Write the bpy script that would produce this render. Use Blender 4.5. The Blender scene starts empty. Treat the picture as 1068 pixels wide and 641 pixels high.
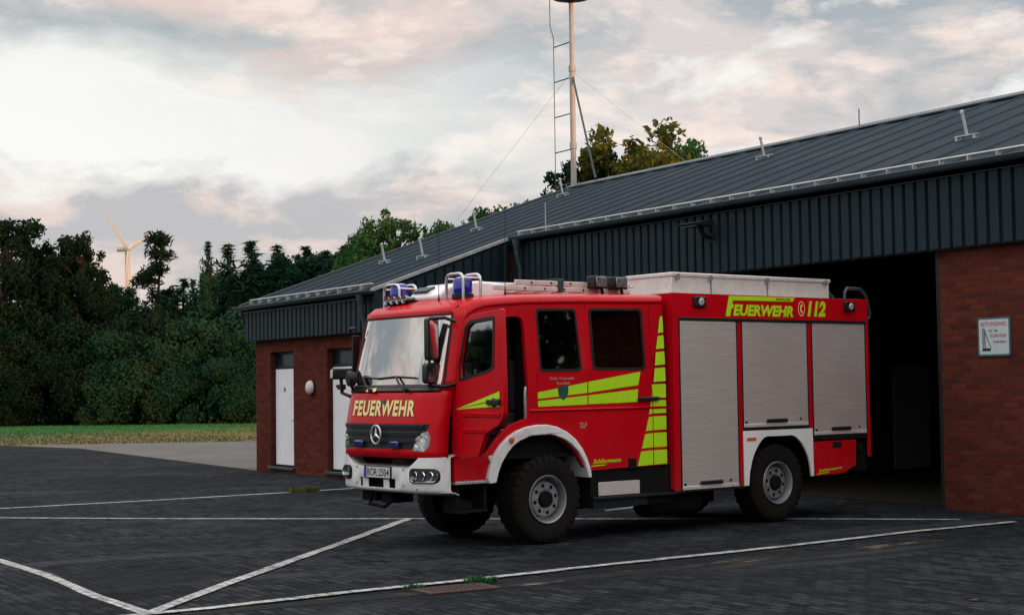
import bpy, bmesh, math, random
from mathutils import Vector, Matrix
from mathutils.geometry import tessellate_polygon
R=math.radians; PI=math.pi
rng=random.Random(7)
sc=bpy.context.scene
col=sc.collection

# ------------------------------------------------------------------ helpers
class MB:
    def __init__(s): s.v=[]; s.f=[]
    def add(s,vs,fs):
        o=len(s.v); s.v+=[tuple(q) for q in vs]; s.f+=[tuple(i+o for i in f) for f in fs]; return s
    def box(s,a,b):
        x0,y0,z0=a; x1,y1,z1=b
        return s.add([(x0,y0,z0),(x1,y0,z0),(x1,y1,z0),(x0,y1,z0),(x0,y0,z1),(x1,y0,z1),(x1,y1,z1),(x0,y1,z1)],
              [(0,3,2,1),(4,5,6,7),(0,1,5,4),(1,2,6,5),(2,3,7,6),(3,0,4,7)])
    def prism(s,outer,ax,a,b,holes=()):
        M={'x':lambda p,t:(t,p[0],p[1]),'y':lambda p,t:(p[0],t,p[1]),'z':lambda p,t:(p[0],p[1],t)}[ax]
        loops=[list(outer)]+[list(h) for h in holes]
        tri=tessellate_polygon([[Vector((p[0],p[1],0)) for p in l] for l in loops])
        flat=[p for l in loops for p in l]; n=len(flat)
        fs=[tuple(t) for t in tri]+[tuple(i+n for i in reversed(t)) for t in tri]
        o=0
        for l in loops:
            m=len(l)
            for i in range(m): fs.append((o+i,o+(i+1)%m,n+o+(i+1)%m,n+o+i))
            o+=m
        return s.add([M(p,a) for p in flat]+[M(p,b) for p in flat],fs)
    def flat(s,outer,ax,t,holes=()):
        M={'x':lambda p:(t,p[0],p[1]),'y':lambda p:(p[0],t,p[1]),'z':lambda p:(p[0],p[1],t)}[ax]
        loops=[list(outer)]+[list(h) for h in holes]
        tri=tessellate_polygon([[Vector((p[0],p[1],0)) for p in l] for l in loops])
        return s.add([M(p) for l in loops for p in l],[tuple(q) for q in tri])
    def tube(s,pts,r,n=8,closed=False,r2=None):
        pts=[Vector(p) for p in pts]; m=len(pts); rings=[]; prev=None
        for i in range(m):
            if closed: t=pts[(i+1)%m]-pts[i-1]
            else: t=pts[min(i+1,m-1)]-pts[max(i-1,0)]
            t.normalize()
            if prev is None:
                u=t.cross(Vector((0,0,1)))
                if u.length<.1: u=t.cross(Vector((1,0,0)))
            else:
                u=prev-t*prev.dot(t)
            u.normalize(); prev=u; w=t.cross(u)
            rr=r if r2 is None else r+(r2-r)*i/(m-1)
            rings.append([pts[i]+u*(math.cos(2*PI*k/n)*rr)+w*(math.sin(2*PI*k/n)*rr) for k in range(n)])
        vs=[q for ring in rings for q in ring]; fs=[]
        for i in range(m if closed else m-1):
            j=(i+1)%m
            for k in range(n): fs.append((i*n+k,i*n+(k+1)%n,j*n+(k+1)%n,j*n+k))
        if not closed:
            fs.append(tuple(range(n-1,-1,-1))); fs.append(tuple((m-1)*n+k for k in range(n)))
        return s.add(vs,fs)
    def lathe(s,prof,o=(0,0,0),ax=(0,0,1),n=32):
        ax=Vector(ax).normalized(); u=ax.cross(Vector((0,0,1)))
        if u.length<.1: u=ax.cross(Vector((1,0,0)))
        u.normalize(); w=ax.cross(u); o=Vector(o); vs=[]; fs=[]; m=len(prof)
        for r,h in prof:
            for k in range(n):
                a=2*PI*k/n; vs.append(o+ax*h+(u*math.cos(a)+w*math.sin(a))*r)
        for i in range(m-1):
            for k in range(n): fs.append((i*n+k,i*n+(k+1)%n,(i+1)*n+(k+1)%n,(i+1)*n+k))
        if prof[0][0]>1e-4 and prof[0]!=prof[-1]: fs.append(tuple(range(n-1,-1,-1)))
        if prof[-1][0]>1e-4 and prof[0]!=prof[-1]: fs.append(tuple((m-1)*n+k for k in range(n)))
        return s.add(vs,fs)
    def cyl(s,a,b,r,n=16): return s.tube([a,b],r,n)
    def grid(s,rows,closed=False):
        n=len(rows[0]); vs=[p for r in rows for p in r]; fs=[]
        for i in range(len(rows)-1):
            for k in range(n-1): fs.append((i*n+k,i*n+k+1,(i+1)*n+k+1,(i+1)*n+k))
        return s.add(vs,fs)
    def build(s,name,mat,parent=None,bevel=0,angle=35,warp=None,off=(0,0,0),solid=0,smooth=True,recalc=True):
        me=bpy.data.meshes.new(name)
        vs=[warp(*p) for p in s.v] if warp else s.v
        me.from_pydata([(p[0]+off[0],p[1]+off[1],p[2]+off[2]) for p in vs],[],s.f)
        if recalc:
            bm=bmesh.new(); bm.from_mesh(me)
            bmesh.ops.remove_doubles(bm,verts=bm.verts,dist=1e-5)
            bmesh.ops.recalc_face_normals(bm,faces=bm.faces); bm.to_mesh(me); bm.free()
        me.materials.append(mat)
        if smooth:
            me.shade_smooth(); me.set_sharp_from_angle(angle=R(angle))
        o=bpy.data.objects.new(name,me); col.objects.link(o)
        if parent: o.parent=parent
        if solid:
            m=o.modifiers.new('solid','SOLIDIFY'); m.thickness=solid; m.offset=0
        if bevel:
            m=o.modifiers.new('bevel','BEVEL'); m.width=bevel; m.segments=2; m.limit_method='ANGLE'; m.angle_limit=R(40)
        return o
def empty(name,loc=(0,0,0),rz=0,parent=None):
    o=bpy.data.objects.new(name,None); col.objects.link(o); o.location=loc; o.rotation_euler=(0,0,rz); o.empty_display_size=.2
    if parent: o.parent=parent
    return o
def tag(o,label,cat,group=None,kind=None):
    o['label']=label; o['category']=cat
    if group: o['group']=group
    if kind: o['kind']=kind
    return o
def structure(o): o['kind']='structure'; return o
def copy_tree(o,parent=None):
    c=o.copy(); col.objects.link(c); c.parent=parent
    for ch in list(o.children): copy_tree(ch,c)
    return c
def text_geo(body,bold=0.0,shear=0.0,spacing=1.0):
    cu=bpy.data.curves.new('t','FONT'); cu.body=body; cu.offset=bold; cu.shear=shear; cu.space_character=spacing; cu.resolution_u=3
    ob=bpy.data.objects.new('t',cu); col.objects.link(ob)
    dg=bpy.context.evaluated_depsgraph_get(); me=bpy.data.meshes.new_from_object(ob.evaluated_get(dg))
    vs=[(v.co.x,v.co.y) for v in me.vertices]; fs=[tuple(p.vertices) for p in me.polygons]
    bpy.data.objects.remove(ob); bpy.data.curves.remove(cu); bpy.data.meshes.remove(me)
    return vs,fs
def text_on(mb,body,fn,a0,a1,b0,b1,**k):
    vs,fs=text_geo(body,**k)
    xa=min(p[0] for p in vs); xb=max(p[0] for p in vs); ya=min(p[1] for p in vs); yb=max(p[1] for p in vs)
    return mb.add([fn(a0+(x-xa)/(xb-xa)*(a1-a0),b0+(y-ya)/(yb-ya)*(b1-b0)) for x,y in vs],fs)
def lerp(t,pts):
    for (x0,y0),(x1,y1) in zip(pts,pts[1:]):
        if t<=x1: return y0+(y1-y0)*max(0,(t-x0))/(x1-x0)
    return pts[-1][1]
def rrect(x0,y0,x1,y1,r,n=4):
    o=[]
    for cx,cy,a in ((x1-r,y0+r,-90),(x1-r,y1-r,0),(x0+r,y1-r,90),(x0+r,y0+r,180)):
        for i in range(n+1):
            t=R(a+90*i/n); o.append((cx+r*math.cos(t),cy+r*math.sin(t)))
    return o

# ------------------------------------------------------------------ materials
class NT:
    def __init__(s,nt): s.nt=nt; s.n=nt.nodes; s.l=nt.links
    def node(s,t,**k):
        x=s.n.new(t)
        for a,b in k.items():
            if a=='ins':
                for i,v in b.items():
                    if hasattr(v,'is_output'): s.l.new(v,x.inputs[i])
                    else: x.inputs[i].default_value=v
            else: setattr(x,a,b)
        return x
    def math(s,op,a,b=0.0,c=None,clamp=False):
        x=s.node('ShaderNodeMath',operation=op,use_clamp=clamp)
        for i,v in enumerate((a,b) if c is None else (a,b,c)):
            if hasattr(v,'is_output'): s.l.new(v,x.inputs[i])
            else: x.inputs[i].default_value=v
        return x.outputs[0]
    def mix(s,f,a,b,blend='MIX'):
        x=s.node('ShaderNodeMix',data_type='RGBA',blend_type=blend)
        for i,v in ((0,f),(6,a),(7,b)):
            if hasattr(v,'is_output'): s.l.new(v,x.inputs[i])
            elif i: x.inputs[i].default_value=tuple(v)+(1,) if len(v)==3 else v
            else: x.inputs[i].default_value=v
        return x.outputs[2]
    def noise(s,vec,scale,detail=4,rough=.55,dist=0.):
        x=s.node('ShaderNodeTexNoise',ins={'Scale':scale,'Detail':detail,'Roughness':rough,'Distortion':dist})
        if vec is not None: s.l.new(vec,x.inputs['Vector'])
        return x.outputs['Fac']
    def ramp(s,f,a,b,lo=0.,hi=1.):
        x=s.node('ShaderNodeMapRange',ins={'From Min':a,'From Max':b,'To Min':lo,'To Max':hi})
        x.clamp=True; s.l.new(f,x.inputs['Value']); return x.outputs[0]
    def pos(s): return s.node('ShaderNodeNewGeometry').outputs['Position']
    def obj(s): return s.node('ShaderNodeTexCoord').outputs['Object']
    def sep(s,v):
        x=s.node('ShaderNodeSeparateXYZ'); s.l.new(v,x.inputs[0]); return x.outputs
    def comb(s,a,b,c):
        x=s.node('ShaderNodeCombineXYZ')
        for i,v in enumerate((a,b,c)):
            if hasattr(v,'is_output'): s.l.new(v,x.inputs[i])
            else: x.inputs[i].default_value=v
        return x.outputs[0]
    def scale(s,v,k):
        x=s.node('ShaderNodeVectorMath',operation='MULTIPLY'); s.l.new(v,x.inputs[0]); x.inputs[1].default_value=k; return x.outputs[0]
def newmat(name):
    m=bpy.data.materials.new(name); m.use_nodes=True; t=NT(m.node_tree); t.b=t.n['Principled BSDF']; return m,t
def setb(t,**k):
    nm={'col':'Base Color','rough':'Roughness','metal':'Metallic','coat':'Coat Weight','coatr':'Coat Roughness','spec':'Specular IOR Level','ior':'IOR','trans':'Transmission Weight','alpha':'Alpha','normal':'Normal','emit':'Emission Color','emits':'Emission Strength','sub':'Subsurface Weight'}
    for a,v in k.items():
        i=t.b.inputs[nm[a]]
        if hasattr(v,'is_output'): t.l.new(v,i)
        elif a in('col','emit'): i.default_value=tuple(v)+(1,)
        else: i.default_value=v
def bump(t,h,strength=.3,dist=.01):
    x=t.node('ShaderNodeBump',ins={'Strength':strength,'Distance':dist}); t.l.new(h,x.inputs['Height']); setb(t,normal=x.outputs[0])
def plain(name,c,rough=.5,metal=0.,var=.18,scale=6.,coat=0.,dirt=None,spec=.5,nb=0.):
    m,t=newmat(name); p=t.obj()
    n=t.noise(p,scale,5,.6); c2=tuple(x*(1-var) for x in c); c3=tuple(min(1,x*(1+var*.5)) for x in c)
    base=t.mix(t.ramp(n,.3,.7),c2,c3)
    if dirt:
        n2=t.noise(p,scale*2.7,6,.7); base=t.mix(t.ramp(n2,.52,.75,0,dirt[1]),base,dirt[0])
    setb(t,col=base,rough=t.ramp(n,.25,.75,max(.03,rough-.07),min(1,rough+.1)),metal=metal,coat=coat,coatr=.06,spec=spec)
    if nb: bump(t,t.noise(p,scale*9,4),nb,.004)
    return m
M={}
M['red']=plain('fire_red_paint',(.54,.001,.009),.34,var=.10,scale=1.5,coat=.20,spec=.12,dirt=((.16,.012,.012),.35))
def grime():
    m=M['red']; t=NT(m.node_tree); b=t.n['Principled BSDF']; src=b.inputs['Base Color'].links[0].from_socket
    p=t.obj(); x,y,z=t.sep(p); n=t.noise(p,3.5,6,.7); n2=t.noise(t.scale(p,(1.,1.,.25)),14,4,.6)
    f=t.math('MULTIPLY',t.ramp(z,1.25,.62),t.math('MULTIPLY',t.ramp(n,.42,.68),t.ramp(n2,.3,.7,.2,.65)))
    t.l.new(t.mix(f,src,(.10,.055,.045)),b.inputs['Base Color'])
grime()
M['darkred']=plain('red_under_paint',(.38,.005,.012),.45,var=.1)
M['white']=plain('white_paint',(.80,.81,.81),.38,var=.06,scale=2,coat=.3,dirt=((.36,.34,.31),.5))
M['lime']=plain('lime_reflective_film',(.44,.78,.006),.42,var=.05,scale=9)
M['cream']=plain('pale_yellow_lettering',(.86,.72,.30),.45,var=.04)
M['blackp']=plain('black_plastic',(.009,.010,.011),.42,var=.25,scale=14,spec=.35)
M['rubber']=plain('tyre_rubber',(.008,.0075,.007),.85,var=.3,scale=11,spec=.2,dirt=((.022,.019,.015),.5),nb=.2)
M['under']=plain('black_chassis',(.006,.006,.006),.8,var=.3,spec=.15)
M['steel']=plain('brushed_steel',(.62,.63,.65),.32,.85,var=.12,scale=10)
M['rim']=plain('silver_rim_paint',(.34,.36,.38),.34,.6,var=.14,scale=9,dirt=((.15,.13,.11),.5))
M['alu']=plain('worn_aluminium',(.66,.62,.60),.40,.3,var=.1,scale=8,dirt=((.35,.33,.31),.4))
M['chrome']=plain('chrome',(.85,.86,.88),.12,1.,var=.03)
M['blue']=plain('blue_lens',(.006,.02,.42),.12,var=.1,coat=1)
M['bluedark']=plain('dark_blue_lens',(.005,.012,.10),.15,var=.1,coat=1)
M['amber']=plain('orange_lens',(.75,.10,.01),.2,var=.1,coat=1)
M['redlens']=plain('red_lens',(.5,.01,.01),.2,var=.1,coat=1)
M['text_black']=plain('black_lettering',(.012,.012,.014),.5)
M['text_red']=plain('red_lettering',(.55,.03,.03),.5)
M['text_white']=plain('white_lettering',(.72,.68,.62),.5)
M['greyw']=plain('pale_grey_lettering',(.50,.30,.28),.5)
M['lampbowl']=plain('lamp_bowl',(.40,.43,.45),.2,.8,var=.3,scale=18)
M['plate']=plain('plate_white',(.62,.66,.66),.4)
M['euro']=plain('plate_blue',(.01,.04,.35),.4)
M['shield']=plain('dark_green_crest',(.008,.085,.06),.4)
M['seat']=plain('dark_seat_fabric',(.02,.02,.022),.9)
M['roofsheet']=plain('slate_roof_sheet',(.012,.025,.036),.6,.0,spec=.03,var=.25,scale=.8,dirt=((.020,.030,.037),.35))
M['clad']=plain('blue_grey_cladding',(.012,.026,.036),.5,.0,spec=.15,var=.2,scale=.7,dirt=((.02,.028,.03),.5))
M['gutter']=plain('grey_zinc',(.040,.064,.078),.45,.1,spec=.3,var=.25,scale=3)
M['zinc']=plain('pale_galvanised',(.45,.47,.48),.42,.5,var=.25,scale=12)
M['doorw']=plain('white_door_paint',(.80,.82,.86),.42,var=.05,scale=2,dirt=((.5,.5,.5),.3))
M['anth']=plain('anthracite_frame',(.012,.017,.019),.5,spec=.2)
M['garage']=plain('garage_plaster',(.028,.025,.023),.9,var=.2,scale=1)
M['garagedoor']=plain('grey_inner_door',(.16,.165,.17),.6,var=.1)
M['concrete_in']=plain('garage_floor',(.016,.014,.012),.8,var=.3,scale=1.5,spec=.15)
M['mast']=plain('pale_mast_paint',(.36,.35,.34),.5,var=.12,scale=4)
M['siren']=plain('dark_siren_red',(.014,.007,.007),.5)
M['turbine']=plain('white_turbine',(.42,.40,.39),.45,var=.03)
M['signw']=plain('sign_face',(.50,.60,.62),.5,var=.06,scale=5)
M['signb']=plain('sign_border',(.05,.14,.15),.5)
M['bark']=plain('bark',(.018,.014,.011),.95,var=.4,scale=5,nb=.4)
M['rust']=plain('rusty_iron',(.045,.022,.018),.8,var=.4,scale=20)
M['soil']=plain('sandy_joint',(.13,.10,.075),.95,var=.4,scale=9)
M['globe']=plain('lamp_glass',(.62,.58,.52),.3,var=.05)

def glass(name,tint,refl,rough=.02):
    m,t=newmat(name)
    gl=t.node('ShaderNodeBsdfGlossy',ins={'Color':(1,1,1,1),'Roughness':rough})
    tr=t.node('ShaderNodeBsdfTransparent',ins={'Color':tuple(tint)+(1,)})
    fr=t.node('ShaderNodeFresnel',ins={'IOR':1.5})
    f=t.math('MULTIPLY_ADD',fr.outputs[0],1-refl,refl,clamp=True)
    mx=t.node('ShaderNodeMixShader'); t.l.new(f,mx.inputs[0]); t.l.new(tr.outputs[0],mx.inputs[1]); t.l.new(gl.outputs[0],mx.inputs[2])
    t.l.new(mx.outputs[0],t.n['Material Output'].inputs['Surface']); return m
M['windscreen']=glass('coated_windscreen_glass',(.16,.22,.23),.52)
M['sideglass']=glass('side_window_glass',(.22,.25,.25),.42)
M['tinted']=glass('tinted_window_glass',(.03,.034,.038),.06)
M['lens']=glass('clear_lens',(.85,.88,.9),.22)
M['houseglass']=plain('dark_house_glass',(.010,.026,.026),.2,spec=.2)

def shutter_mat():
    m,t=newmat('aluminium_shutter'); p=t.obj(); x,y,z=t.sep(p)
    n=t.noise(t.comb(t.math('MULTIPLY',y,.6),t.math('MULTIPLY',z,9.),0.),3,4,.6)
    n2=t.noise(p,1.4,4)
    c=t.mix(t.ramp(n,.3,.7),(.56,.525,.505),(.66,.62,.60)); c=t.mix(t.ramp(n2,.5,.8,0,.35),c,(.46,.43,.42))
    setb(t,col=c,rough=.38,metal=.45); return m
M['shutter']=shutter_mat()
def brick_mat():
    m,t=newmat('red_brick'); p=t.pos(); x,y,z=t.sep(p)
    v=t.comb(t.math('ADD',x,y),z,0.)
    b=t.node('ShaderNodeTexBrick',offset=.5,ins={'Vector':v,'Color1':(.150,.036,.022,1),'Color2':(.085,.021,.015,1),'Mortar':(.055,.043,.038,1),'Scale':1.,'Mortar Size':.0085,'Mortar Smooth':.2,'Bias':0.,'Brick Width':.25,'Row Height':.083})
    n=t.noise(p,1.1,5); n2=t.noise(p,14,4)
    c=t.mix(t.ramp(n,.3,.75,0,.45),b.outputs['Color'],(.07,.018,.014)); c=t.mix(t.ramp(n2,.5,.75,0,.4),c,(.05,.016,.013))
    setb(t,col=c,rough=.9,spec=.02)
    h=t.math('SUBTRACT',t.math('MULTIPLY',n2,.3),b.outputs['Fac']); bump(t,h,.6,.008); return m
M['brick']=brick_mat()
def paver_mat():
    m,t=newmat('dark_block_paving'); p=t.pos(); x,y,z=t.sep(p)
    b=t.node('ShaderNodeTexBrick',offset=.5,ins={'Vector':t.comb(x,y,0.),'Color1':(.008,.0105,.013,1),'Color2':(.034,.041,.047,1),'Mortar':(.002,.002,.002,1),'Scale':1.,'Mortar Size':.009,'Mortar Smooth':.1,'Bias':0.,'Brick Width':.22,'Row Height':.11})
    n=t.noise(p,.35,5,.6); n2=t.noise(p,3.2,6,.7); n3=t.noise(p,26,4,.75); n4=t.noise(t.scale(p,(1.,.35,1.)),.9,6,.65,.5)
    c=t.mix(t.ramp(n,.44,.58,0,.75),b.outputs['Color'],(.009,.012,.0155))
    c=t.mix(t.ramp(n4,.54,.70,0,.7),c,(.046,.051,.054))
    n5=t.noise(p,.8,3,.5); c=t.mix(t.ramp(n5,.63,.70,0,.7),c,(.005,.0055,.0065)); c=t.mix(t.ramp(n2,.55,.8,0,.5),c,(.006,.007,.008)); c=t.mix(t.ramp(n3,.52,.72,0,.5),c,(.062,.070,.077))
    setb(t,col=c,rough=t.ramp(n2,.3,.7,.75,.95),spec=.03)
    bump(t,t.math('SUBTRACT',t.math('MULTIPLY',n3,.7),b.outputs['Fac']),.7,.006); return m
M['paver']=paver_mat()
def conc_mat():
    m,t=newmat('pale_worn_concrete'); p=t.pos(); n=t.noise(p,.5,5); n2=t.noise(p,6,5,.7)
    c=t.mix(t.ramp(n,.3,.7),(.082,.080,.077),(.125,.122,.115)); c=t.mix(t.ramp(n2,.5,.75,0,.4),c,(.10,.098,.09))
    setb(t,col=c,rough=.85,spec=.25); bump(t,n2,.3,.01); return m
M['conc']=conc_mat()
def grass_mat(name,dry):
    m,t=newmat(name); p=t.pos(); x,y,z=t.sep(p)
    n=t.noise(p,.25,5,.6); n2=t.noise(p,2.5,5,.7)
    e=t.math('ADD',x,t.math('MULTIPLY',t.math('SUBTRACT',n,.5),30.))
    f=t.ramp(e,-73,-60)
    g=t.mix(t.ramp(n2,.3,.7),(.018,.085,.024),(.036,.125,.034))
    d=t.mix(t.ramp(n2,.3,.7),(.17,.13,.062),(.095,.105,.042))
    setb(t,col=t.mix(f,g,d),rough=.95,spec=.1); bump(t,n2,.5,.05); return m
M['grass']=grass_mat('lawn_grass',1)
def line_mat():
    m,t=newmat('worn_white_line_paint'); p=t.pos(); n=t.noise(p,9,6,.75); n2=t.noise(p,1.2,4); n3=t.noise(p,45,3,.7)
    f=t.math('ADD',t.ramp(n,.40,.62,0,.65),t.ramp(n3,.5,.7,0,.4))
    f=t.math('MULTIPLY',f,t.ramp(n2,.25,.7,.35,1.25),clamp=True)
    x,y,z=t.sep(p); b=t.node('ShaderNodeTexBrick',offset=.5,ins={'Vector':t.comb(x,y,0.),'Color1':(0,0,0,1),'Color2':(.62,.62,.62,1),'Mortar':(1,1,1,1),'Scale':1.,'Mortar Size':.010,'Mortar Smooth':.1,'Bias':-.2,'Brick Width':.22,'Row Height':.11})
    f=t.math('ADD',f,t.math('MULTIPLY',b.outputs['Color'],.38),clamp=True)
    setb(t,col=t.mix(f,(.50,.52,.51),(.024,.026,.028)),rough=.75,spec=.2); return m
M['line']=line_mat()
def strip_mat():
    m,t=newmat('stained_channel_pavers'); p=t.pos(); x,y,z=t.sep(p)
    b=t.node('ShaderNodeTexBrick',offset=.5,ins={'Vector':t.comb(y,x,0.),'Color1':(.030,.029,.028,1),'Color2':(.048,.043,.037,1),'Mortar':(.03,.028,.025,1),'Scale':1.,'Mortar Size':.008,'Brick Width':.24,'Row Height':.12})
    n=t.noise(t.scale(p,(2.2,.8,1.)),1.5,5,.65)
    c=t.mix(t.ramp(n,.50,.60),(.020,.022,.024),b.outputs['Color']); c=t.mix(t.ramp(n,.57,.65,0,.95),c,(.15,.115,.09))
    setb(t,col=c,rough=.9,spec=.03); bump(t,b.outputs['Fac'],-.5,.006); return m
M['strip']=strip_mat()
def leaf_mat(name,c1,c2,c3):
    m,t=newmat(name); g=t.node('ShaderNodeNewGeometry'); r=g.outputs['Random Per Island']
    n=t.noise(g.outputs['Position'],.45,3)
    c=t.mix(r,c1,c2); c=t.mix(t.ramp(n,.45,.7,0,.7),c,c3)
    setb(t,col=c,rough=.7,spec=.06)
    tr=t.node('ShaderNodeBsdfTranslucent'); t.l.new(c,tr.inputs['Color'])
    mx=t.node('ShaderNodeMixShader',ins={0:.3}); t.l.new(t.b.outputs[0],mx.inputs[1]); t.l.new(tr.outputs[0],mx.inputs[2])
    t.l.new(mx.outputs[0],t.n['Material Output'].inputs['Surface']); return m
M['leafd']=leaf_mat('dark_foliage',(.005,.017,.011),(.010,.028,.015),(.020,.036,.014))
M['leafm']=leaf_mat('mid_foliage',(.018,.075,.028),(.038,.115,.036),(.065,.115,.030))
M['leafy']=leaf_mat('sun_gold_dry_foliage',(.040,.080,.017),(.15,.115,.018),(.028,.070,.019))  # leaf gold carries the sun's warm light in its colour; dry weeds share it
M['needle']=leaf_mat('needle_foliage',(.009,.040,.026),(.020,.066,.036),(.040,.066,.026))

# ------------------------------------------------------------------ camera
cd=bpy.data.cameras.new('camera'); cam=bpy.data.objects.new('camera',cd); col.objects.link(cam)
F=Vector((-0.84567186,0.53129093,0.0506858)); RT=Vector((0.53134618,0.84704729,-0.01349544)); U=Vector((0.05010328,-0.01551899,0.99862346))
mw=Matrix(((RT.x,U.x,-F.x,0),(RT.y,U.y,-F.y,0),(RT.z,U.z,-F.z,1.794),(0,0,0,1))); cam.matrix_world=mw
cd.sensor_fit='HORIZONTAL'; cd.sensor_width=36; cd.lens=36*1613.78/1068; cd.clip_end=6000; cd.clip_start=.1
sc.camera=cam

# ------------------------------------------------------------------ sky, sun
SUN_AZ=Vector((.965,.262,0)).normalized(); SUN_EL=R(2.9)
w=bpy.data.worlds.new('World'); sc.world=w; w.use_nodes=True; t=NT(w.node_tree)
bg=t.n['Background']; bg.inputs['Strength'].default_value=.1
sky=t.node('ShaderNodeTexSky',sky_type='NISHITA'); sky.sun_disc=False; sky.sun_elevation=SUN_EL
sky.sun_rotation=math.atan2(SUN_AZ.x,SUN_AZ.y)
d=t.node('ShaderNodeTexCoord').outputs['Generated']; x,y,z=t.sep(d)
ld=t.node('ShaderNodeVectorMath',operation='DOT_PRODUCT'); t.l.new(d,ld.inputs[0]); ld.inputs[1].default_value=(-.975,.22,0)
left=t.ramp(ld.outputs['Value'],.88,.985)
st=t.scale(d,(1.,1.,2.6))
n1=t.noise(st,5.5,7,.58,.3); n2=t.noise(st,13,7,.6,.2); n3=t.noise(st,2.6,5,.5)
nz=t.math('ADD',z,t.math('MULTIPLY',t.math('SUBTRACT',n1,.5),.14))
nz=t.math('ADD',nz,t.math('MULTIPLY',t.math('SUBTRACT',n2,.5),.05))
# layers of the evening cloud deck: a low grey bank, a clear pale gap, the upper deck
low=t.ramp(nz,.118,.140,1,0); up=t.ramp(nz,.185,.215)
S=10.
def C(r,g,b): return (r*S,g*S,b*S)
clear=C(1.0,1.0,.965)
grey=t.mix(t.ramp(n2,.35,.65),C(.40,.46,.49),C(.66,.66,.66))
pink=C(.88,.68,.62)
lowc=t.mix(t.ramp(n2,.45,.58,0,.9),C(.56,.555,.575),C(.86,.72,.67))
deck=t.mix(t.ramp(n1,.48,.62,0,.9),grey,pink)
deck=t.mix(t.ramp(n2,.56,.66,0,.85),deck,C(1.02,.88,.79))
leftc=t.mix(low,clear,lowc); leftc=t.mix(up,leftc,deck)
n4=t.noise(st,8.5,7,.6,.4)
rightc=t.mix(t.ramp(n1,.43,.57),C(.44,.49,.53),C(.76,.70,.69)); rightc=t.mix(t.ramp(n2,.50,.62,0,.85),rightc,C(1.02,.86,.78)); rightc=t.mix(t.ramp(n4,.55,.66,0,.85),rightc,clear); rightc=t.mix(t.ramp(n4,.47,.36,0,.75),rightc,C(.47,.51,.54))
cl=t.mix(left,rightc,leftc)
# overhead, out of view, the deck is made brighter to light the scene
hi=t.mix(t.ramp(n3,.38,.62),C(1.1,1.17,1.25),C(2.75,2.66,2.58)); hi=t.mix(t.ramp(n1,.50,.60,0,.7),hi,C(1.75,1.25,1.12))
cl=t.mix(t.ramp(z,.29,.58,0,.9),cl,hi)
fin=t.mix(.06,cl,sky.outputs[0])
t.l.new(fin,bg.inputs['Color'])
sd=bpy.data.lights.new('sun','SUN'); sd.energy=4.; sd.angle=R(.6); sd.color=(1.,.50,.22)
so=bpy.data.objects.new('sun',sd); col.objects.link(so)
dirv=-(SUN_AZ*math.cos(SUN_EL)+Vector((0,0,math.sin(SUN_EL)))); so.rotation_euler=dirv.to_track_quat('-Z','Y').to_euler()
so.location=(0,0,60)
vs=sc.view_settings; vs.view_transform='Standard'; vs.look='None'; vs.exposure=0; vs.gamma=1; vs.use_curve_mapping=False
sc.cycles.max_bounces=8; sc.cycles.transparent_max_bounces=16

# ------------------------------------------------------------------ ground
def sheet(name,poly,zz,mat):
    mb=MB(); mb.flat(poly,'z',zz); o=mb.build(name,mat,smooth=False); 
    return structure(o)
sheet('ground',[(-3500,-3500),(3500,-3500),(3500,3500),(-3500,3500)],-.05,M['grass'])
sheet('concrete_apron',[(-55.6,8),(-51.2,21.4),(-47,34),(-32.2,34),(-32.2,13.55),(-49.5,14.6),(-54.7,13.4),(-56.4,-2),(-60,-45),(-64,-45),(-59.4,-2)],-.012,M['conc'])
sheet('paved_yard',[(-32.4,13.55),(-49.5,14.6),(-54.7,13.4),(-56.4,-2),(-60,-45),(44,-45),(44,40),(-8.5,40),(-8.5,17),(-32.2,17)],0.,M['paver'])
def ribbon(name,pts,wd,zz,mat):
    mb=MB(); n=len(pts); L=[];Rr=[]
    # resample for slightly hand-painted edges
    q=[]
    for (a,b) in zip(pts,pts[1:]):
        a=Vector(a);b=Vector(b);k=max(2,int((b-a).length/.35))
        for i in range(k): q.append(a.lerp(b,i/k))
    q.append(Vector(pts[-1]))
    rows=[]
    for i,pn in enumerate(q):
        tg=(q[min(i+1,len(q)-1)]-q[max(i-1,0)]).normalized(); nn=Vector((-tg.y,tg.x))
        j=rng.uniform(-.008,.008); ww=wd*.5*rng.uniform(.88,1.08)
        rows.append([(pn.x+nn.x*(ww+j),pn.y+nn.y*(ww+j),zz),(pn.x-nn.x*(ww-j),pn.y-nn.y*(ww-j),zz)])
    mb.grid(rows); return structure(mb.build(name,mat,smooth=False))
ribbon('painted_line',[(-24.2,-6),(-24.76,6.09),(-24.8,8.41),(-25.0,11.14),(-25.22,12.6)],.13,.004,M['line'])
ribbon('painted_line',[(-29,-1),(-22.87,5.63),(-20.82,7.74),(-18.83,10.02),(-17.0,12.1),(-15.3,14.05),(-13.9,15.5)],.12,.008,M['line'])
ribbon('painted_line',[(-19.6,4.0),(-17.03,4.22),(-15.39,4.25),(-13.54,4.17),(-12.2,4.19)],.12,.004,M['line'])
ribbon('painted_line',[(-12.25,4.2),(-13.75,5.52),(-15.63,7.24),(-18.8,10.12)],.13,.012,M['line'])
ribbon('painted_line',[(-12.15,3.6),(-12.18,4.7),(-12.38,6.21),(-12.45,7.4),(-12.62,8.85),(-12.8,11.3),(-13.12,13.87),(-13.2,15.7)],.13,.016,M['line'])
ribbon('drain_channel',[(-12.05,4.4),(-12.0,6.1),(-11.95,7.4),(-12.05,9.3),(-12.1,11.0),(-12.3,13.4)],.26,.003,M['strip'])
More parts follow.
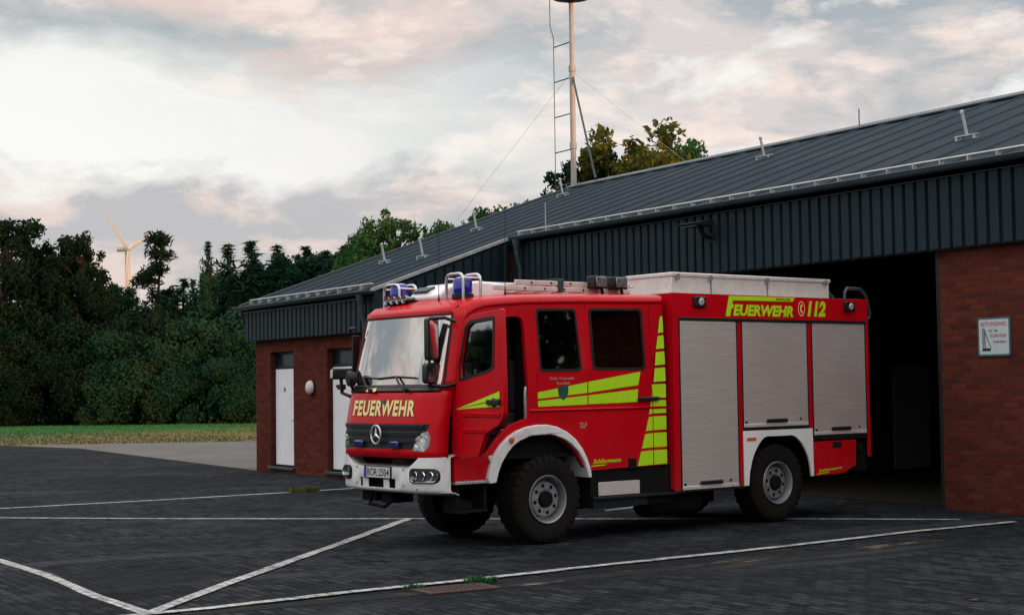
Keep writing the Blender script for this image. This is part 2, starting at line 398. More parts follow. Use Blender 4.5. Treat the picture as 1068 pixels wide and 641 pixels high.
# lawn blades near the yard edge
mb=MB()
for i in range(16000):
    u=rng.random(); v=rng.random()**1.3
    px=-55.9-v*36+u*8; py=9+u*24
    px=-(55.9+ (py-13.7)*-.52)-v*34
    h=rng.uniform(-.02,.05); a=rng.random()*PI; wv=.03
    dx,dy=math.cos(a)*wv,math.sin(a)*wv; lx,ly=rng.uniform(-.06,.06),rng.uniform(-.06,.06)
    mb.add([(px-dx,py-dy,-.05),(px+dx,py+dy,-.05),(px+lx,py+ly,h)],[(0,1,2)])
g=mb.build('grass',M['grass'],smooth=False,recalc=False); tag(g,'mown lawn, straw coloured near the yard and green towards the trees','grass',kind='stuff')

# ------------------------------------------------------------------ fire station
YL,YR,YRD,YB=13.55,16.60,22.5,28.4
XL,XW,XE=-32.35,-26.3,-9.0
def roofz(yy): return 3.709+.354*(yy-13.51) if yy<=YRD else 3.709+.354*(2*YRD-yy-13.51)
fs=empty('fire_station',(-20.,YR,0.)); FO=(20.,-YR,0.)
tag(fs,'low red brick fire station with slate grey metal roof and open vehicle bay','building')
B=lambda mb,n,m,par=fs,**k: mb.build(n,m,par,off=FO,**k)
# brick walls
mb=MB(); mb.prism([(XL,0),(XL,3.0),(XW,3.0),(XW,0)],'y',YL,YL+.3,holes=[[(-31.55,.13),(-31.55,2.6),(-30.33,2.6),(-30.33,.13)],[(-28.67,.13),(-28.67,2.6),(-27.39,2.6),(-27.39,.13)]])
B(mb,'wing_front_wall',M['brick'],smooth=False)
mb=MB(); mb.prism([(YL+.3,0),(YL+.3,roofz(YL+.3)-.14),(YR,roofz(YR)-.14),(YR,0)],'x',XW-.3,XW,holes=[[(15.7,2.6),(15.7,3.72),(16.35,3.72),(16.35,2.6)]]); B(mb,'wing_side_wall',M['brick'],smooth=False)
mb=MB(); mb.prism([(YL+.3,0),(YL+.3,roofz(YL)-.2),(YRD,roofz(YRD)-.2),(YB,roofz(YB)-.2),(YB,0)],'x',XL,XL+.3); B(mb,'gable_wall',M['brick'],smooth=False)
mb=MB(); mb.prism([(YR+.3,0),(YR+.3,roofz(YR)-.2),(YRD,roofz(YRD)-.2),(YB,roofz(YB)-.2),(YB,0)],'x',XE-.3,XE); B(mb,'gable_wall',M['brick'],smooth=False)
mb=MB(); mb.box((XL+.3,YB-.3,0),(XE-.3,YB,3.5)); B(mb,'rear_wall',M['brick'],smooth=False)
mb=MB(); mb.box((-15.15,YR,0),(XE,YR+.3,4.2)); B(mb,'bay_pier_wall',M['brick'],smooth=False)
mb=MB(); mb.box((XW-.3,YR+.001,0),(-20.4,YR+.3,4.2)); B(mb,'bay_pier_wall',M['brick'],smooth=False)
mb=MB(); mb.box((-20.4,YR,3.61),(-15.15,YR+.3,4.4)); B(mb,'bay_lintel',M['anth'],smooth=False)
# bay interior
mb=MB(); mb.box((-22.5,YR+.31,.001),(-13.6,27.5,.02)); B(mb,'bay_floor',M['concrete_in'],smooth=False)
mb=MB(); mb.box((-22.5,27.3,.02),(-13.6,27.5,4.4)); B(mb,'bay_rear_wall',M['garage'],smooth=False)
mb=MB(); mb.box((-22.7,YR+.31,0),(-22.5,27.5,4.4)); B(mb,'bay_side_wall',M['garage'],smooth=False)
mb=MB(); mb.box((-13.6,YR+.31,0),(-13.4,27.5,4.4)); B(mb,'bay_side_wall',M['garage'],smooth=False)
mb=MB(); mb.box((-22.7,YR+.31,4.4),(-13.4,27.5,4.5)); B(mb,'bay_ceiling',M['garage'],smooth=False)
mb=MB(); mb.box((-22.496,23.2,.02),(-22.44,24.2,2.1)); di=B(mb,'inner_door',M['garagedoor'],bevel=.006)
mb=MB(); mb.box((-19.3,27.24,.02),(-18.2,27.298,2.1)); di=B(mb,'inner_door',M['garagedoor'],bevel=.006)
# bay door guide rails and rolled curtain
for xq in (-15.23,-20.398):
    mb=MB(); mb.box((xq,YR+.02,.0),(xq+.078,YR+.16,3.6)); B(mb,'bay_door_rail',M['anth'],smooth=False)
mb=MB(); mb.cyl((-20.3,YR+.5,3.9),(-15.25,YR+.5,3.9),.22,20); B(mb,'rolled_bay_door',M['anth'])
# roof: two slopes, the front one with a notch beside the wing
def slope(poly,thick=.13):
    m=MB(); tri=tessellate_polygon([[Vector((p[0],p[1],0)) for p in poly]]); n=len(poly)
    top=[(p[0],p[1],roofz(p[1])) for p in poly]; bot=[(p[0],p[1],roofz(p[1])-thick) for p in poly]
    f=[tuple(q) for q in tri]+[tuple(i+n for i in reversed(q)) for q in tri]+[(i,(i+1)%n,n+(i+1)%n,n+i) for i in range(n)]
    return m.add(top+bot,f)
XV=-32.78; XN=-26.25
pf=[(XV,13.36),(XN,13.36),(XN,16.42),(XE+.5,16.42),(XE+.5,YRD),(XV,YRD)]
m1=slope(pf); 
xx=XV+.25
while xx<XE+.4:
    y0=13.37 if xx<XN-.03 else 16.43
    ye=YRD-.05; za,zb=roofz(y0),roofz(ye)
    m1.add([(xx-.10,y0,za-.003),(xx-.045,y0,za+.024),(xx+.045,y0,za+.024),(xx+.10,y0,za-.003),(xx-.10,ye,zb-.003),(xx-.045,ye,zb+.024),(xx+.045,ye,zb+.024),(xx+.10,ye,zb-.003)],[(0,1,5,4),(1,2,6,5),(2,3,7,6),(0,3,2,1),(4,5,6,7)])
    xx+=.84
rf=B(m1,'roof',M['roofsheet'],smooth=False)
m2=slope([(XV,YRD),(XE+.5,YRD),(XE+.5,YB+.4),(XV,YB+.4)]); B(m2,'roof',M['roofsheet'],smooth=False)
mb=MB(); zr=roofz(YRD); mb.prism([(YRD-.22,zr-.05),(YRD,zr+.045),(YRD+.22,zr-.05),(YRD+.22,zr-.02),(YRD,zr+.075),(YRD-.22,zr-.02)],'x',XV-.02,XE+.52); mb.build('ridge_cap',M['gutter'],rf,off=FO,smooth=False)
# verge trims
def sloped_bar(x0,x1,ya,yb,up,dn):
    m=MB(); a=[(x0,ya,roofz(ya)-dn),(x1,ya,roofz(ya)-dn),(x1,yb,roofz(yb)-dn),(x0,yb,roofz(yb)-dn)]
    return m.add(a+[(p[0],p[1],p[2]+up+dn) for p in a],[(0,3,2,1),(4,5,6,7),(0,1,5,4),(1,2,6,5),(2,3,7,6),(3,0,4,7)])
sloped_bar(XV-.04,XV+.06,13.34,YRD-.22,.05,.19).build('verge_trim',M['gutter'],rf,off=FO,smooth=False)
sloped_bar(XN-.03,XN+.045,13.34,16.42,.035,.03).build('verge_trim',M['zinc'],rf,off=FO,smooth=False)
sloped_bar(XE+.44,XE+.54,16.4,YRD-.22,.05,.19).build('verge_trim',M['gutter'],rf,off=FO,smooth=False)
# ribbed cladding
def ribs(L,pitch=.215,wide=.158,dep=.045):
    o=[]; s=0.
    while s<L-.02:
        o+=[(s,0.),(s+.012,dep)]; e=min(s+wide,L); o+=[(e,dep),(min(e+.012,L),0.)]; s+=pitch
    o=[q for q in o if q[0]<=L]; o.append((L,0.)); return o
def clad(name,x0,x1,yb,z0,z1):
    m=MB(); r=ribs(x1-x0); poly=[(x0+s,yb-dd) for s,dd in r]
    m.grid([[(p[0],p[1],z0) for p in poly],[(p[0],p[1],z1) for p in poly]])
    m.box((x0,yb+.001,z0+.002),(x1,yb+.06,z1)); return B(m,name,M['clad'],smooth=False,recalc=False)
clad('cladding_band',XL-.22,XN+.02,YL-.12,2.876,3.66)
clad('cladding_band',XN+.1,XE+.2,YR-.10,3.62,4.75)
m=MB(); r=ribs(3.0); 
m.grid([[(XW+.02+dd,YL-.1+s,roofz(YL-.1+s)-.85) for s,dd in r],[(XW+.02+dd,YL-.1+s,roofz(YL-.1+s)-.1) for s,dd in r]]); B(m,'cladding_band',M['clad'],smooth=False,recalc=False)
m=MB(); r=ribs(YRD-YL+.1); 
m.grid([[(XL-.20-dd,YL-.1+s,2.876) for s,dd in r],[(XL-.20-dd,YL-.1+s,roofz(YL-.1+s)-.15) for s,dd in r]]); B(m,'cladding_band',M['clad'],smooth=False,recalc=False)
mb=MB(); mb.box((XL-.22,YL-.118,2.86),(XN,YL+.0,2.874)).box((XL-.22,YL,2.86),(XL,YB,2.874)); B(mb,'soffit',M['anth'],smooth=False)
mb=MB(); mb.box((XN+.1,YR-.1,3.60),(XE+.2,YR-.002,3.618)); B(mb,'soffit',M['anth'],smooth=False)
# gutters with snow guards and downpipes
def gutter(x0,x1,yy,zz):
    m=MB(); rows=[]
    for xq in (x0,x1): rows.append([(xq,yy+.075*math.cos(R(a)),zz+.075*math.sin(R(a))) for a in range(180,361,15)])
    m.grid(rows); m.tube([(x0,yy-.078,zz),(x1,yy-.078,zz)],.012,6)
    for xq in (x0,x1): m.add([(xq,yy+.075*math.cos(R(a)),zz+.075*math.sin(R(a))) for a in range(180,361,15)],[tuple(range(13))])
    return m
g1=gutter(-32.80,-26.1,13.27,3.63); g1.build('gutter',M['gutter'],fs,off=FO,solid=.006,recalc=False)
g2=gutter(-26.0,XE+.5,16.33,4.74); g2.build('gutter',M['gutter'],fs,off=FO,solid=.006,recalc=False)
mb=MB(); mb.box((-32.75,13.36,3.50),(XN,13.42,3.62)); B(mb,'fascia',M['gutter'],smooth=False)
mb=MB(); mb.box((-26.15,16.42,4.60),(XE+.5,16.48,4.71)); B(mb,'fascia',M['gutter'],smooth=False)
def snow(x0,x1,yy):
    m=MB(); zz=roofz(yy)
    m.tube([(x0,yy,zz+.085),(x1,yy,zz+.085)],.02,8)
    q=x0+.1
    while q<x1:
        m.box((q-.012,yy-.05,zz-.03),(q+.012,yy+.03,zz+.085)); q+=.5
    return m
snow(-32.55,-26.5,13.50).build('snow_guard',M['zinc'],rf,off=FO)
snow(-26.1,XE+.45,16.55).build('snow_guard',M['zinc'],rf,off=FO)
def pipe(px,yg,yw,zt):
    m=MB(); m.lathe([(.09,0),(.085,-.08),(.052,-.2)],(px,yg,zt),(0,0,1),14)
    m.tube([(px,yg,zt-.19),(px,yg,zt-.3),(px,yw,zt-.55),(px,yw,.05)],.05,10); 
    for zz in (1.2,2.4): m.box((px-.06,yw-.055,zz),(px+.06,yw+.09,zz+.03))
    return B(m,'downpipe',M['gutter'])
pipe(-26.55,13.27,13.34,3.57); pipe(-25.78,16.33,16.40,4.68)
# doors of the wing
def door(x0,x1,zs=.15,zt=2.6,ztr=2.26):
    m=MB(); fr=[(x0,zs-.02),(x0,zt),(x1,zt),(x1,zs-.02)]
    m.prism([(x0+.001,.131),(x0+.001,zt-.001),(x1-.001,zt-.001),(x1-.001,.131)],'y',YL+.12,YL+.2,holes=[[(x0+.055,.16),(x0+.055,ztr-.03),(x1-.055,ztr-.03),(x1-.055,.16)],[(x0+.055,ztr+.03),(x0+.055,zt-.055),(x1-.055,zt-.055),(x1-.055,ztr+.03)]])
    d=B(m,'door_frame',M['anth'],smooth=False)
    m=MB(); m.box((x0+.058,YL+.10,.165),(x1-.058,YL+.15,ztr-.034)); lf=m.build('door_leaf',M['doorw'],d,off=FO,bevel=.006)
    m=MB(); m.box((x0+.06,YL+.15,ztr+.03),(x1-.06,YL+.165,zt-.055)); m.build('pane',M['houseglass'],d,off=FO,smooth=False)
    m=MB(); hx=x1-.14; m.box((hx-.02,YL+.088,1.0),(hx+.02,YL+.099,1.24)); m.tube([(hx,YL+.09,1.13),(hx,YL+.045,1.13),(hx-.12,YL+.045,1.13)],.011,8); m.build('handle',M['steel'],d,off=FO)
    m=MB(); m.box((x0+.5,YL+.0955,1.74),(x0+.58,YL+.0985,1.83)); m.build('number_plate',M['signb'],d,off=FO,smooth=False)
    m=MB(); m.box((x0-.05,YL-.06,.075),(x1+.06,YL+.12,.13)); m.build('door_sill',M['gutter'],d,off=FO,bevel=.005)
    m=MB(); m.box((x0,YL+.2,.13),(x1,YL+.3,2.6)); m.build('door_back',M['anth'],d,off=FO,smooth=False)
door(-31.55,-30.33); door(-28.67,-27.39)
# window of the side wall
m=MB(); m.prism([(15.702,2.602),(15.702,3.718),(16.348,3.718),(16.348,2.602)],'x',XW-.14,XW-.06,holes=[[(15.77,2.67),(15.77,3.65),(16.28,3.65),(16.28,2.67)]]); wf=B(m,'window_frame',M['anth'],smooth=False)
m=MB(); m.box((XW-.11,15.77,2.67),(XW-.10,16.28,3.65)); m.build('pane',M['houseglass'],wf,off=FO,smooth=False)
# lightning conductors and steps on the roof
def conductor(px,py,h,wx):
    m=MB(); zz=roofz(py); m.box((px-wx,py-.03,zz+.052),(px+wx,py+.03,zz+.075)); 
    for q in (-wx*.8,wx*.8): m.box((px+q-.02,py-.05,zz-.01),(px+q+.02,py+.05,zz+.06))
    m.tube([(px,py,zz+.07),(px-.04,py-.05,zz+h)],.026,8); m.lathe([(.02,0),(.035,.01),(.035,.05),(.01,.07)],(px-.04,py-.05,zz+h-.03),(0,0,1),10)
    m.build('roof_stub',M['zinc'],rf,off=FO)
for px,py in ((-30.6,15.89),(-28.55,15.73),(-30.41,18.17),(-31.23,21.13),(-23.46,20.77),(-16.25,18.5)): conductor(px,py,.42,.22)
m=MB(); m.tube([(-22.53,YRD,zr+.05),(-22.53,YRD,zr+.4)],.012,6); m.build('ridge_rod',M['gutter'],rf,off=FO)
m=MB(); m.tube([(-25.3,16.7,roofz(16.7)),(-25.3,16.7,roofz(16.7)+.55)],.012,6); m.build('ridge_rod',M['zinc'],rf,off=FO)
# wall lamp, floodlight, sign: they hang on the wall
wl=empty('wall_lamp',(-29.38,YL-.001,1.82)); tag(wl,'round white bulkhead lamp on the brick between the two white doors','lamp')
m=MB(); m.lathe([(.16,0),(.16,.03),(.15,.04)],(0,0,0),(0,-1,0),24); m.build('lamp_base',M['anth'],wl)
m=MB(); m.lathe([(.148,.035),(.146,.07),(.12,.105),(.07,.125),(.0,.13)],(0,0,0),(0,-1,0),24); m.build('lamp_shade',M['globe'],wl)
fl=empty('floodlight',(-19.95,YR-.136,4.24)); tag(fl,'flat dark floodlight on a bent bracket on the cladding above the bay','floodlight')
m=MB(); m.prism([(-.52,.19),(-.16,.25),(-.10,.21),(-.12,.15),(-.50,.145)],'x',-.22,.22); m.build('lamp_head',M['anth'],fl,bevel=.012)
m=MB(); m.box((-.20,-.48,.135),(.20,-.15,.144)); m.build('lamp_glass',M['tinted'],fl,smooth=False)
m=MB(); m.tube([(0,-.25,.17),(0,-.20,.05),(0,-.10,-.02),(0,0,-.03)],.035,8); m.box((-.09,-.015,-.1),(.09,.0,.05)); m.build('bracket',M['anth'],fl)
sg=empty('warning_sign',(-14.2,YR-.001,2.37)); tag(sg,'small square white rescue route sign on the brick right of the bay','sign')
m=MB(); m.prism(rrect(-.275,-.26,.275,.26,.03),'y',-.018,0); m.build('panel',M['signb'],sg)
m=MB(); m.prism(rrect(-.25,-.235,.25,.235,.02),'y',-.0195,-.0185); m.build('face',M['signw'],sg,smooth=False)
fn=lambda a,b:(a,-.0215,b)
m=MB(); text_on(m,'RETTUNGSWEG',fn,-.215,.215,.145,.20,bold=.012); m.build('lettering',M['text_red'],sg,smooth=False,recalc=False)
m=MB(); text_on(m,'FEUERWEHR',fn,-.06,.215,-.01,.035,bold=.012); m.build('lettering',M['text_red'],sg,smooth=False,recalc=False)
m=MB(); text_on(m,'für die',fn,-.08,.07,.065,.105,bold=.008); text_on(m,'freihalten',fn,-.01,.21,-.085,-.05,bold=.008)
m.flat([(-.20,-.19),(-.06,-.19),(-.05,-.155),(-.19,-.15)],'y',-.0215)
for a,b in (((-.185,.12),(-.185,-.15)),((-.15,.10),(-.15,-.15)),((-.17,.12),(-.05,-.15))):
    m.flat([(a[0]-.006,a[1]),(a[0]+.006,a[1]),(b[0]+.006,b[1]),(b[0]-.006,b[1])],'y',-.0215)
for k in range(8): m.flat([(-.185,.09-k*.03),(-.15,.09-k*.03),(-.15,.083-k*.03),(-.185,.083-k*.03)],'y',-.0215)
m.build('lettering',M['text_black'],sg,smooth=False,recalc=False)

# ------------------------------------------------------------------ siren mast
mt=empty('siren_mast',(-33.36,22.93,0)); tag(mt,'tall thin steel siren mast with climbing irons and guy wires behind the roof ridge','mast')
m=MB(); m.tube([(0,0,0),(0,0,10.1)],.075,14); m.tube([(0,0,10.05),(0,0,12.0)],.062,14)
for zz in (8.0,10.05): m.tube([(0,0,zz),(0,0,zz+.16)],.095,14)
m.build('pole',M['mast'],mt)
m=MB(); m.lathe([(.06,11.86),(.12,11.93),(.50,12.0),(.56,12.04),(.56,12.1),(.40,12.2),(.16,12.26),(.16,12.38),(.5,12.46),(.5,12.5),(.25,12.62),(0,12.66)],(0,0,0),(0,0,1),28); m.build('siren_head',M['siren'],mt)
m=MB(); 
for zz in (7.1,8.0,8.95,9.9,10.85): 
    m.tube([(-.03,0,zz),(-.86,0,zz)],.016,6)
m.tube([(-.86,0,6.6),(-.86,0,11.1),(-1.02,0,11.45),(-1.02,0,12.3)],.012,6); m.build('climbing_rail',M['gutter'],mt)
m=MB(); m.tube([(0,0,9.98),(1.62,-.45,7.0)],.028,8); m.build('brace',M['gutter'],mt)
m=MB(); m.tube([(0,0,10.05),(3.0,3.2,6.3)],.004,5); m.tube([(0,0,10.05),(-6.0,-2.,4.5)],.004,5); m.build('guy_wire',M['zinc'],mt)

# ------------------------------------------------------------------ drain grate, weeds
dg=empty('drain_grate',(-11.98,6.9,.006),R(90)); tag(dg,'rusty slotted drain grate in the paving beside the white line','drain grate')
m=MB(); m.prism([(-.36,-.19),(.36,-.19),(.36,.19),(-.36,.19)],'z',-.004,.012,holes=[[(-.31,-.14),(-.31,.14),(.31,.14),(.31,-.14)]]); m.build('frame',M['rust'],dg,smooth=False)
m=MB()
for k in range(10): q=-.285+k*.0633; m.box((q-.018,-.141,-.002),(q+.018,.141,.010))
m.build('slats',M['rust'],dg,smooth=False)
m=MB(); m.flat([(-.31,-.14),(.31,-.14),(.31,.14),(-.31,.14)],'z',-.0015); m.build('sump',M['under'],dg,smooth=False)
def weed(x0,y0,rad,n,h,mat,label):
    mb=MB()
    for i in range(n):
        r_=rad*math.sqrt(rng.random()); a=rng.random()*2*PI; bx,by=r_*math.cos(a)*.7,r_*math.sin(a)*1.2
        hh=h*rng.uniform(.4,1.1); a2=rng.random()*2*PI; lx,ly=math.cos(a2)*hh*.7,math.sin(a2)*hh*.7; wx,wy=-math.sin(a2)*.008,math.cos(a2)*.008
        mb.add([(bx-wx,by-wy,0),(bx+wx,by+wy,0),(bx+lx*.5+wx,by+ly*.5+wy,hh*.7),(bx+lx*.5-wx,by+ly*.5-wy,hh*.7),(bx+lx,by+ly,hh*.8)],[(0,1,2,3),(3,2,4)])
    o=mb.build('weed_tuft',mat,smooth=False,recalc=False); o.location=(x0,y0,.004); tag(o,label,'weed'); return o
weed(-12.26,7.32,.14,110,.07,M['leafm'],'green weed tuft at the right end of the drain grate')
weed(-12.25,6.62,.10,60,.05,M['leafm'],'low green weeds at the left corner of the drain grate')
weed(-24.95,11.35,.26,200,.10,M['leafy'],'dry yellowish weed tuft by the brick wing at the painted line')
o=MB().add([(-.05,0,.004),(.0,-.035,.012),(.06,0,.02),(0,.035,.015)],[(0,1,2),(0,2,3)]).build('fallen_leaf',M['soil'],smooth=False,recalc=False); o.location=(-8.74,9.87,.006); tag(o,'single pale dry leaf lying on the dark paving','leaf')

# ------------------------------------------------------------------ fire truck
TR=R(6.052); TX,TY=-14.543,8.338
ct,st_=math.cos(TR),math.sin(TR)
OX,OY=-1.022,3.5
ft=empty('fire_truck',(TX+OX*ct-OY*st_,TY+OX*st_+OY*ct,0.),TR)
tag(ft,'red and white fire engine with lime stripes, open driver door and silver roller shutters','fire engine')
TO=(-OX,-OY,0.)
def T(mb,name,mat,par=None,**k): return mb.build(name,mat,par or ft,off=TO,**k)
CX=-1.022; HW=.982; K=HW/1.12
def cside(z): return -.045-.05*max(0.,z-1.9)
def wcab(x,y,z):
    # tumblehome of the cab sides above the waist
    k=max(0.,z-1.9)*.05
    return (CX+(x-CX)*(1-k/HW),y,z)
def foff(x):
    d_=abs(x-CX); t_=min(1.,max(0.,(d_-.593)/(HW-.593))); return .045*(d_/HW)**2+.226*(1-math.sqrt(max(0.,1-t_*t_)))
FB=[(.60,-.245),(1.05,-.250),(1.40,-.232),(1.46,-.22),(1.75,-.165),(1.80,-.128),(2.60,.071)]
def fy(x,z): return lerp(z,FB)+foff(x)
def fgrid(x0,x1,z0,z1,d=0.,nx=24,nz=6):
    return [[(x0+(x1-x0)*i/nx,fy(x0+(x1-x0)*i/nx,z0+(z1-z0)*j/nz)-d,z0+(z1-z0)*j/nz) for i in range(nx+1)] for j in range(nz+1)]
def fpoly(mb,poly,d0,d1,hole=()):
    # a patch of the curved front face: polygon in (x,z), thick from d0 to d1 outside the skin
    m=MB(); m.prism(poly,'y',-d1,-d0,holes=hole)
    # split long edges so that it follows the curve
    bm=bmesh.new(); me=bpy.data.meshes.new('q'); me.from_pydata(m.v,[],m.f); bm.from_mesh(me)
    for _ in range(5):
        ed=[e for e in bm.edges if abs(e.verts[0].co.x-e.verts[1].co.x)>.09]
        if not ed: break
        bmesh.ops.subdivide_edges(bm,edges=ed,cuts=1,use_grid_fill=False); bmesh.ops.triangulate(bm,faces=[f for f in bm.faces if len(f.verts)>4])
    vs_=[(v.co.x,v.co.y+fy(v.co.x,v.co.z),v.co.z) for v in bm.verts]; bm.verts.index_update(); fs_=[tuple(v.index for v in f.verts) for f in bm.faces]
    bm.free(); bpy.data.meshes.remove(me); return mb.add(vs_,fs_)
# --- cab side panels with door opening, arches and windows
XI=-.10
def rooftop(y): return lerp(y,[(.06,2.60),(.15,2.67),(.30,2.725),(.50,2.765),(.80,2.795),(1.13,2.818),(1.92,2.845),(3.26,2.872)])
arch_in=[(.56,.70),(.62,.82),(.72,.97),(.825,1.085),(1.033,1.20),(1.20,1.235),(1.382,1.235),(1.53,1.20),(1.665,1.14),(1.80,1.02),(1.878,.90),(1.96,.78)]
side_out=[(.07,.75)]+[(.50,.75)]+arch_in[1:-1]+[(1.97,.80),(2.6,.812),(3.26,.822),(3.26,rooftop(3.26)-.09)]
side_out+=[(1.92,rooftop(1.92)-.09),(1.13,rooftop(1.13)-.09),(.8,rooftop(.8)-.09),(.5,rooftop(.5)-.09),(.33,2.60),(.22,2.52),(.085,1.85)]
op_hole=[(.14,1.02),(.50,1.05),(.66,1.22),(.84,1.36),(1.08,1.43),(1.11,1.80),(1.085,2.45),(1.06,2.55),(.98,2.575),(.48,2.545),(.31,2.46),(.16,1.84)]
def rq(a,b,c,d): return [a,b,c,d]
def roundpoly(pts,r=.05,n=3):
    out=[]; m=len(pts)
    for i in range(m):
        p=Vector(pts[i]); a=Vector(pts[i-1]); b=Vector(pts[(i+1)%m])
        da=(a-p).normalized(); db=(b-p).normalized()
        p0=p+da*r; p1=p+db*r
        for k in range(n+1):
            s=k/n; out.append(tuple((p0*(1-s)**2)+(p*2*s*(1-s))+(p1*s*s)))
    return out
w1=roundpoly([(1.268,2.666),(1.856,2.678),(1.914,1.966),(1.297,1.958)]); w2=roundpoly([(2.062,2.682),(2.902,2.699),(2.924,1.973),(2.092,1.976)])
m=MB(); m.prism(side_out,'x',XI,-.045,holes=[op_hole,w1,w2]); T(m,'cab_side',M['red'],warp=wcab,bevel=.008)
m=MB(); XR=2*CX; m.prism(side_out,'x',XR+.045,XR-XI,holes=[w1,w2]); T(m,'cab_side',M['red'],warp=wcab,bevel=.008)
m=MB(); m.prism([(.16,1.02),(1.08,1.02),(1.08,2.5),(.31,2.46),(.16,1.84)],'x',XR+.05,XR+.06); 
# glazing
for s_,xg in ((0,-.062),(1,XR+.062)):
    for wp in (w1,w2):
        fr=MB(); cxx=sum(p[0] for p in wp)/len(wp); cyy=sum(p[1] for p in wp)/len(wp)
        inner=[(cxx+(p[0]-cxx)*.93,cyy+(p[1]-cyy)*.94) for p in wp]; outer=[(cxx+(p[0]-cxx)*1.02,cyy+(p[1]-cyy)*1.02) for p in wp]
        xa,xb=(-.047,-.040) if s_==0 else (XR+.040,XR+.047)
        fr.prism(outer,'x',xa,xb,holes=[inner]); wn=T(fr,'window_frame',M['blackp'],warp=wcab)
        g_=MB(); g_.prism(inner,'x',xg-.004,xg+.004); g_.build('pane',M['tinted'],wn,off=TO,warp=wcab,smooth=False)
# --- roof shell
rows=[]
ys=[.075,.10,.15,.22,.30,.40,.50,.65,.80,1.0,1.13,1.5,1.92,2.4,2.9,3.2,3.26]
for yv in ys:
    zt=rooftop(yv); hw=HW*(1-max(0,zt-1.9)*.05/HW); row=[]
    yb=lambda xx,yv=yv: yv
    prof=[(1.,-.10),(.998,-.07),(.985,-.035),(.955,-.010),(.91,.004),(.8,.016),(.6,.028),(.35,.036),(0,.04)]
    pr=[(-a,b) for a,b in prof]+[(a,b) for a,b in reversed(prof[:-1])]
    for a,b in pr:
        xx=CX+a*hw
        # the leading edge follows the curved windscreen
        f_=max(0.,1-(yv-.075)/.5); row.append((xx,yv+f_*(foff(xx)-.012)+f_*.02,zt+b))
    rows.append(row)
m=MB(); m.grid(rows); 
last=rows[-1]; m.add(last,[tuple(range(len(last)))])
T(m,'cab_roof',M['red'],solid=.012,angle=50)
# sun visor edge over the windscreen
m=MB(); m.grid([[(xx,fy(xx,2.60)-.022,2.585) for xx in [CX-.87+1.74*i/24 for i in range(25)]],[(xx,fy(xx,2.60)+.01,2.655) for xx in [CX-.87+1.74*i/24 for i in range(25)]],[(xx,fy(xx,2.6)+.10,2.72) for xx in [CX-.85+1.70*i/24 for i in range(25)]]]); T(m,'roof_visor',M['red'],solid=.012)
# --- front shell
m=MB(); m.grid(fgrid(CX-.978,CX+.978,1.02,1.785,0.,34,10)); T(m,'front_panel',M['red'],solid=.012,angle=60)
# pillars beside the windscreen
for sgn in (-1,1):
    m=MB(); rr=[]
    for j in range(9):
        zz=1.76+(2.66-1.76)*j/8; a=.875-.035*j/8; row=[]
        for k in range(7):
            dd=a+(HW-.002-max(0,zz-1.9)*.05-a)*k/6; xx=CX+sgn*dd; row.append((xx,fy(xx,min(zz,2.6))+.004,zz))
        row.append((CX+sgn*(HW-.002-max(0,zz-1.9)*.05),.09+max(0,zz-1.8)*.21+.03,zz)); rr.append(row)
    m.grid(rr); T(m,'windscreen_pillar',M['red'],solid=.02,angle=60)
# windscreen and its black seal
m=MB(); rr=[]
for j in range(9):
    zz=1.80+.80*j/8; hw=.905-.045*j/8; rr.append([(CX+hw*(2*i/28-1),fy(CX+hw*(2*i/28-1),zz)-.004,zz) for i in range(29)])
m.grid(rr); T(m,'windscreen',M['windscreen'],angle=80)
m=MB()
pts=[(CX+.905*(2*i/20-1),1.80) for i in range(21)]+[(CX+(.905-.045*j/6),1.80+.80*j/6) for j in range(1,6)]+[(CX+.86*(1-2*i/20),2.60) for i in range(21)]+[(CX-(.86+.045*j/6),2.60-.80*j/6) for j in range(1,6)]
m.tube([(a,fy(a,b)-.008,b) for a,b in pts],.016,6,closed=True); T(m,'windscreen_seal',M['blackp'])
m=MB(); rr=[[(xx,fy(xx,z_)-d_,z_) for xx in [CX-.90+1.80*i/28 for i in range(29)]] for z_,d_ in ((1.745,.004),(1.76,.02),(1.80,.014),(1.825,.012))]
m.grid(rr); T(m,'wiper_cowl',M['blackp'],solid=.008)
m=MB(); fpoly(m,[(-1.40,1.752),(-1.20,1.752),(-1.20,1.79),(-1.40,1.79)],.022,.03); T(m,'cowl_badge',M['cream'])
def sy(x,z,d=.03): return (x,fy(x,z)-d,z)
for wx in (-1.56,-.86):
    m=MB(); m.tube([sy(wx+.28,1.765,.05),sy(wx+.10,1.84,.045),sy(wx,1.915,.035)],.013,6); m.tube([sy(wx-.42,1.90,.022),sy(wx,1.918,.024),sy(wx+.36,1.90,.022)],.010,6)
    m.cyl(sy(wx+.28,1.765,.02),sy(wx+.28,1.765,.07),.022,10); T(m,'wiper',M['blackp'])
# grille, slats, star emblem, front blue flashers
m=MB(); fpoly(m,[(CX-.845,1.395),(CX+.845,1.395),(CX+.82,1.34),(CX+.64,1.12),(CX-.64,1.12),(CX-.82,1.34)],-.004,.008); gr=T(m,'grille',M['blackp'],angle=60)
m=MB()
for zz,h in ((1.37,.79),(1.29,.74),(1.21,.68)):
    fpoly(m,[(CX-h,zz-.022),(CX+h,zz-.022),(CX+h,zz+.010),(CX-h,zz+.010)],.006,.030)
m.build('slats',M['anth'],gr,off=TO,bevel=.006)
m=MB()
for zz,h in ((1.383,.79),(1.303,.74)): fpoly(m,[(CX-h,zz-.002),(CX+h,zz-.002),(CX+h,zz+.006),(CX-h,zz+.006)],.0305,.036)
m.build('trim',M['gutter'],gr,off=TO)
ey=fy(CX,1.27)-.06; m=MB(); m.tube([(CX+.098*math.cos(2*PI*k/32),ey,1.275+.102*math.sin(2*PI*k/32)) for k in range(32)],.011,8,closed=True)
